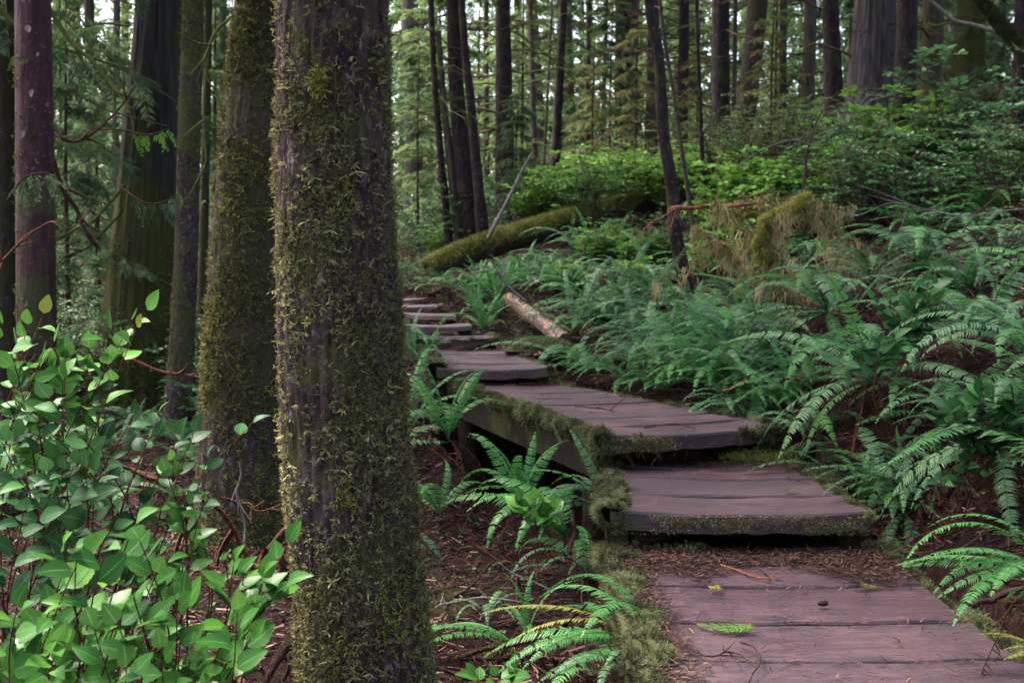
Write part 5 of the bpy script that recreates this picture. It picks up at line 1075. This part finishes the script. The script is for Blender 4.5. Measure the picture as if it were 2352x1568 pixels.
# ------------------------------------------------------------------ ground cover (countless)
def cover(name, label, cat, tpl, n, mat, size, fn=None, box=(-5, 3.2, 6, 17), lift=0.0, flat=.2, upv=None, kind='stuff'):
    r = np.random.default_rng(len(name)*13+n % 97); x = r.uniform(box[0], box[2], n); y = box[1]+(box[3]-box[1])*r.random(n)**1.6
    k = np.abs(x) < y*.45+.6; x, y = x[k], y[k]
    bad = np.zeros(len(x), bool)
    for s in SL: bad |= inpoly(x, y, s['c'], .03)
    x, y = x[~bad], y[~bad]; q = np.stack([x, y, 0*x], -1)
    if fn is not None: k = r.random(len(x)) < fn(q); x, y = x[k], y[k]
    z = height(x, y)+lift*r.random(len(x)); m = len(x); g = Geo(); sc = r.uniform(size[0], size[1], m)*(1+np.maximum(0, y-6)*.09)
    d = np.c_[r.normal(size=(m, 2)), r.normal(0, flat, m)]
    for i in range(len(tpl)):
        s_ = np.arange(m) % len(tpl) == i; scatter(g, tpl[i], np.c_[x, y, z][s_], frames(d[s_], np.array([0, 0, 1.])+r.normal(0, .4, (s_.sum(), 3))), sc[s_], np.clip(.5+.5*fbm(np.c_[x, y, z][s_], 3, 2, 4)+r.normal(0, .2, s_.sum()), 0, 1))
    return tag(part(name, g, M[mat]), label, cat, kind=kind)
cover('forest_litter', 'red-brown needles, bark bits and twigs covering the forest floor', 'litter', [NEED], 110000, 'litter', (.02, .08), None, lift=.02)
cover('dead_fern_litter', 'brown dead fern fronds matted over the soil', 'litter', [spray_tpl(70, 12, 1.0, .02)], 5200, 'fern_dead', (.12, .32), lambda q: np.clip(.5+fbm(q, 1.3, 2, 6), 0, 1), lift=.05, flat=.35)
cover('ground_moss', 'yellow-green moss tufts growing over the forest floor', 'moss', FINE, 90000, 'moss', (.015, .035), lambda q: np.clip(.0+2.2*fbm(q, 1.1, 4, 2), 0, 1), lift=.01)
moss_patch('yellow moss cushion beside the foot of the foreground trunk', 1040, 1420, -.32, .16, .22, .05, 1500, 'moss_bright')
moss_patch('small ochre moss cushion between the low fern and the trunk', 1150, 1500, -.32, .12, .14, .04, 900, 'moss_bright')
cover('ground_leaves', 'small green seedlings and leaves scattered over the forest floor', 'ground cover', [SMALL], 16000, 'shrub', (.015, .04), lambda q: np.clip(-.05+1.6*fbm(q, .9, 3, 15), 0, 1), lift=.08)
ug = Geo(); r = np.random.default_rng(8); FT = [spray_tpl(90+k, 24, 1.0, .012) for k in range(3)]; cs = []
while len(cs) < 300:
    x, y = r.uniform(-9, 10), r.uniform(1, 21)
    if abs(x) < y*.40+.35 and not (-.42*y < x < -.10*y-.15 and y > 9.5 and x > -.26*y): continue
    if any(inpoly(x, y, s_['c'], .5) for s_ in SL) or math.hypot(x, y) < 2.2: continue
    cs.append((x, y))
for x, y in cs:
    m = 13; a = np.arange(m)*2*np.pi/m+r.uniform(0, .4, m); z = H1(x, y); d = np.c_[np.cos(a), np.sin(a), r.uniform(.35, 1.0, m)]
    scatter(ug, FT[len(ug.V) % 3], np.repeat([[x, y, z]], m, 0), frames(d), r.uniform(.5, .9)*r.uniform(.7, 1.1, m), r.random(m))
tag(part('undergrowth', ug, M['shrub']), 'ferny undergrowth covering the forest floor beyond the path', 'undergrowth', kind='stuff')
tw = Geo(); r = np.random.default_rng(3)
for i in range(1100):
    y = 3.5+12*r.random()**2; x = r.uniform(-1, 1)*(y*.45+.4)
    if any(inpoly(x, y, s['c'], .15) for s in SL): continue
    L = r.uniform(.15, .6); a = r.uniform(0, 6.28); c = np.array([[x+math.cos(a)*L*t, y+math.sin(a)*L*t, 0] for t in (-.5, 0, .5)]); c[:, 2] = height(c[:, 0], c[:, 1])+r.uniform(.005, .05, 3); v, f = tube(c, [.006, .005, .003], 4); tw.add(v, f)
tag(part('fallen_twigs', tw, M['twig']), 'countless small dead twigs strewn over the forest floor', 'litter', kind='stuff')
# ------------------------------------------------------------------ labels from where each plant stands
LM = [('the foreground trunk', 800, 900), ('the wide mossy trunk', 560, 700), ('the broad furrowed cedar', 330, 600), ('the reddish peeling trunk', 80, 600), ('the plank steps', 990, 720), ('the fourth boardwalk section', 1120, 820), ('the long third section', 1400, 930),
      ('the second section', 1700, 1110), ('the nearest planks', 1900, 1400), ('the peeled log', 1235, 735), ('the mossy fallen log', 1160, 580), ('the thin leaning tree', 1560, 560), ('the moss-wrapped arch', 1760, 530), ('the brown moss curtains', 1780, 650),
      ('the largest sword fern', 2000, 880), ('the crest ferns', 2120, 590), ('the grey snag', 2000, 170), ('the thick middle trunk', 1655, 250), ('the mossy leaning trunk', 1710, 200), ('the straight purplish trunk', 1158, 300), ('the leaning cluster of dark stems', 1060, 350),
      ('the trunk behind the berries', 1280, 280), ('the brown middle-distance trunk', 1425, 250), ('the furrowed cedar at upper right', 2225, 120), ('the mossy log at the right edge', 2290, 240), ('the bare shrub', 1850, 360), ('the glossy salal at right', 2260, 940),
      ('the slender mossy trunk', 425, 800), ('the dark salal at mid left', 160, 1010), ('the broken reddish stub', 1640, 475)]
ORD = ['', 'second ', 'third ', 'fourth ', 'fifth ', 'sixth ', 'seventh ', 'eighth ', 'ninth ', 'tenth ', 'eleventh ', 'twelfth ', 'thirteenth ', 'fourteenth ', 'fifteenth ', 'sixteenth ', 'seventeenth ', 'eighteenth ']
grp = {}
for t, kn, sz in AUTO:
    p = np.array(t.location)+np.array([0, 0, sz*.5]); u, v, D = proj(p); d, nm, lu, lv = min((math.hypot(u-a, v-b), n_, a, b) for n_, a, b in LM)
    rel = ('right of' if u > lu else 'left of') if abs(u-lu) > abs(v-lv) else ('below' if v > lv else 'above'); grp.setdefault((kn, rel, nm), []).append((d, t))
for (kn, rel, nm), lst in grp.items():
    lst.sort(key=lambda q: q[0])
    for i, (d, t) in enumerate(lst):
        t['label'] = f'{kn} {rel} {nm}' if len(lst) == 1 else f'{kn} {rel} {nm}, {ORD[min(i, 17)]}closest to it'
print('objects', len(bpy.data.objects), 'polys', sum(len(m.polygons) for m in bpy.data.meshes))
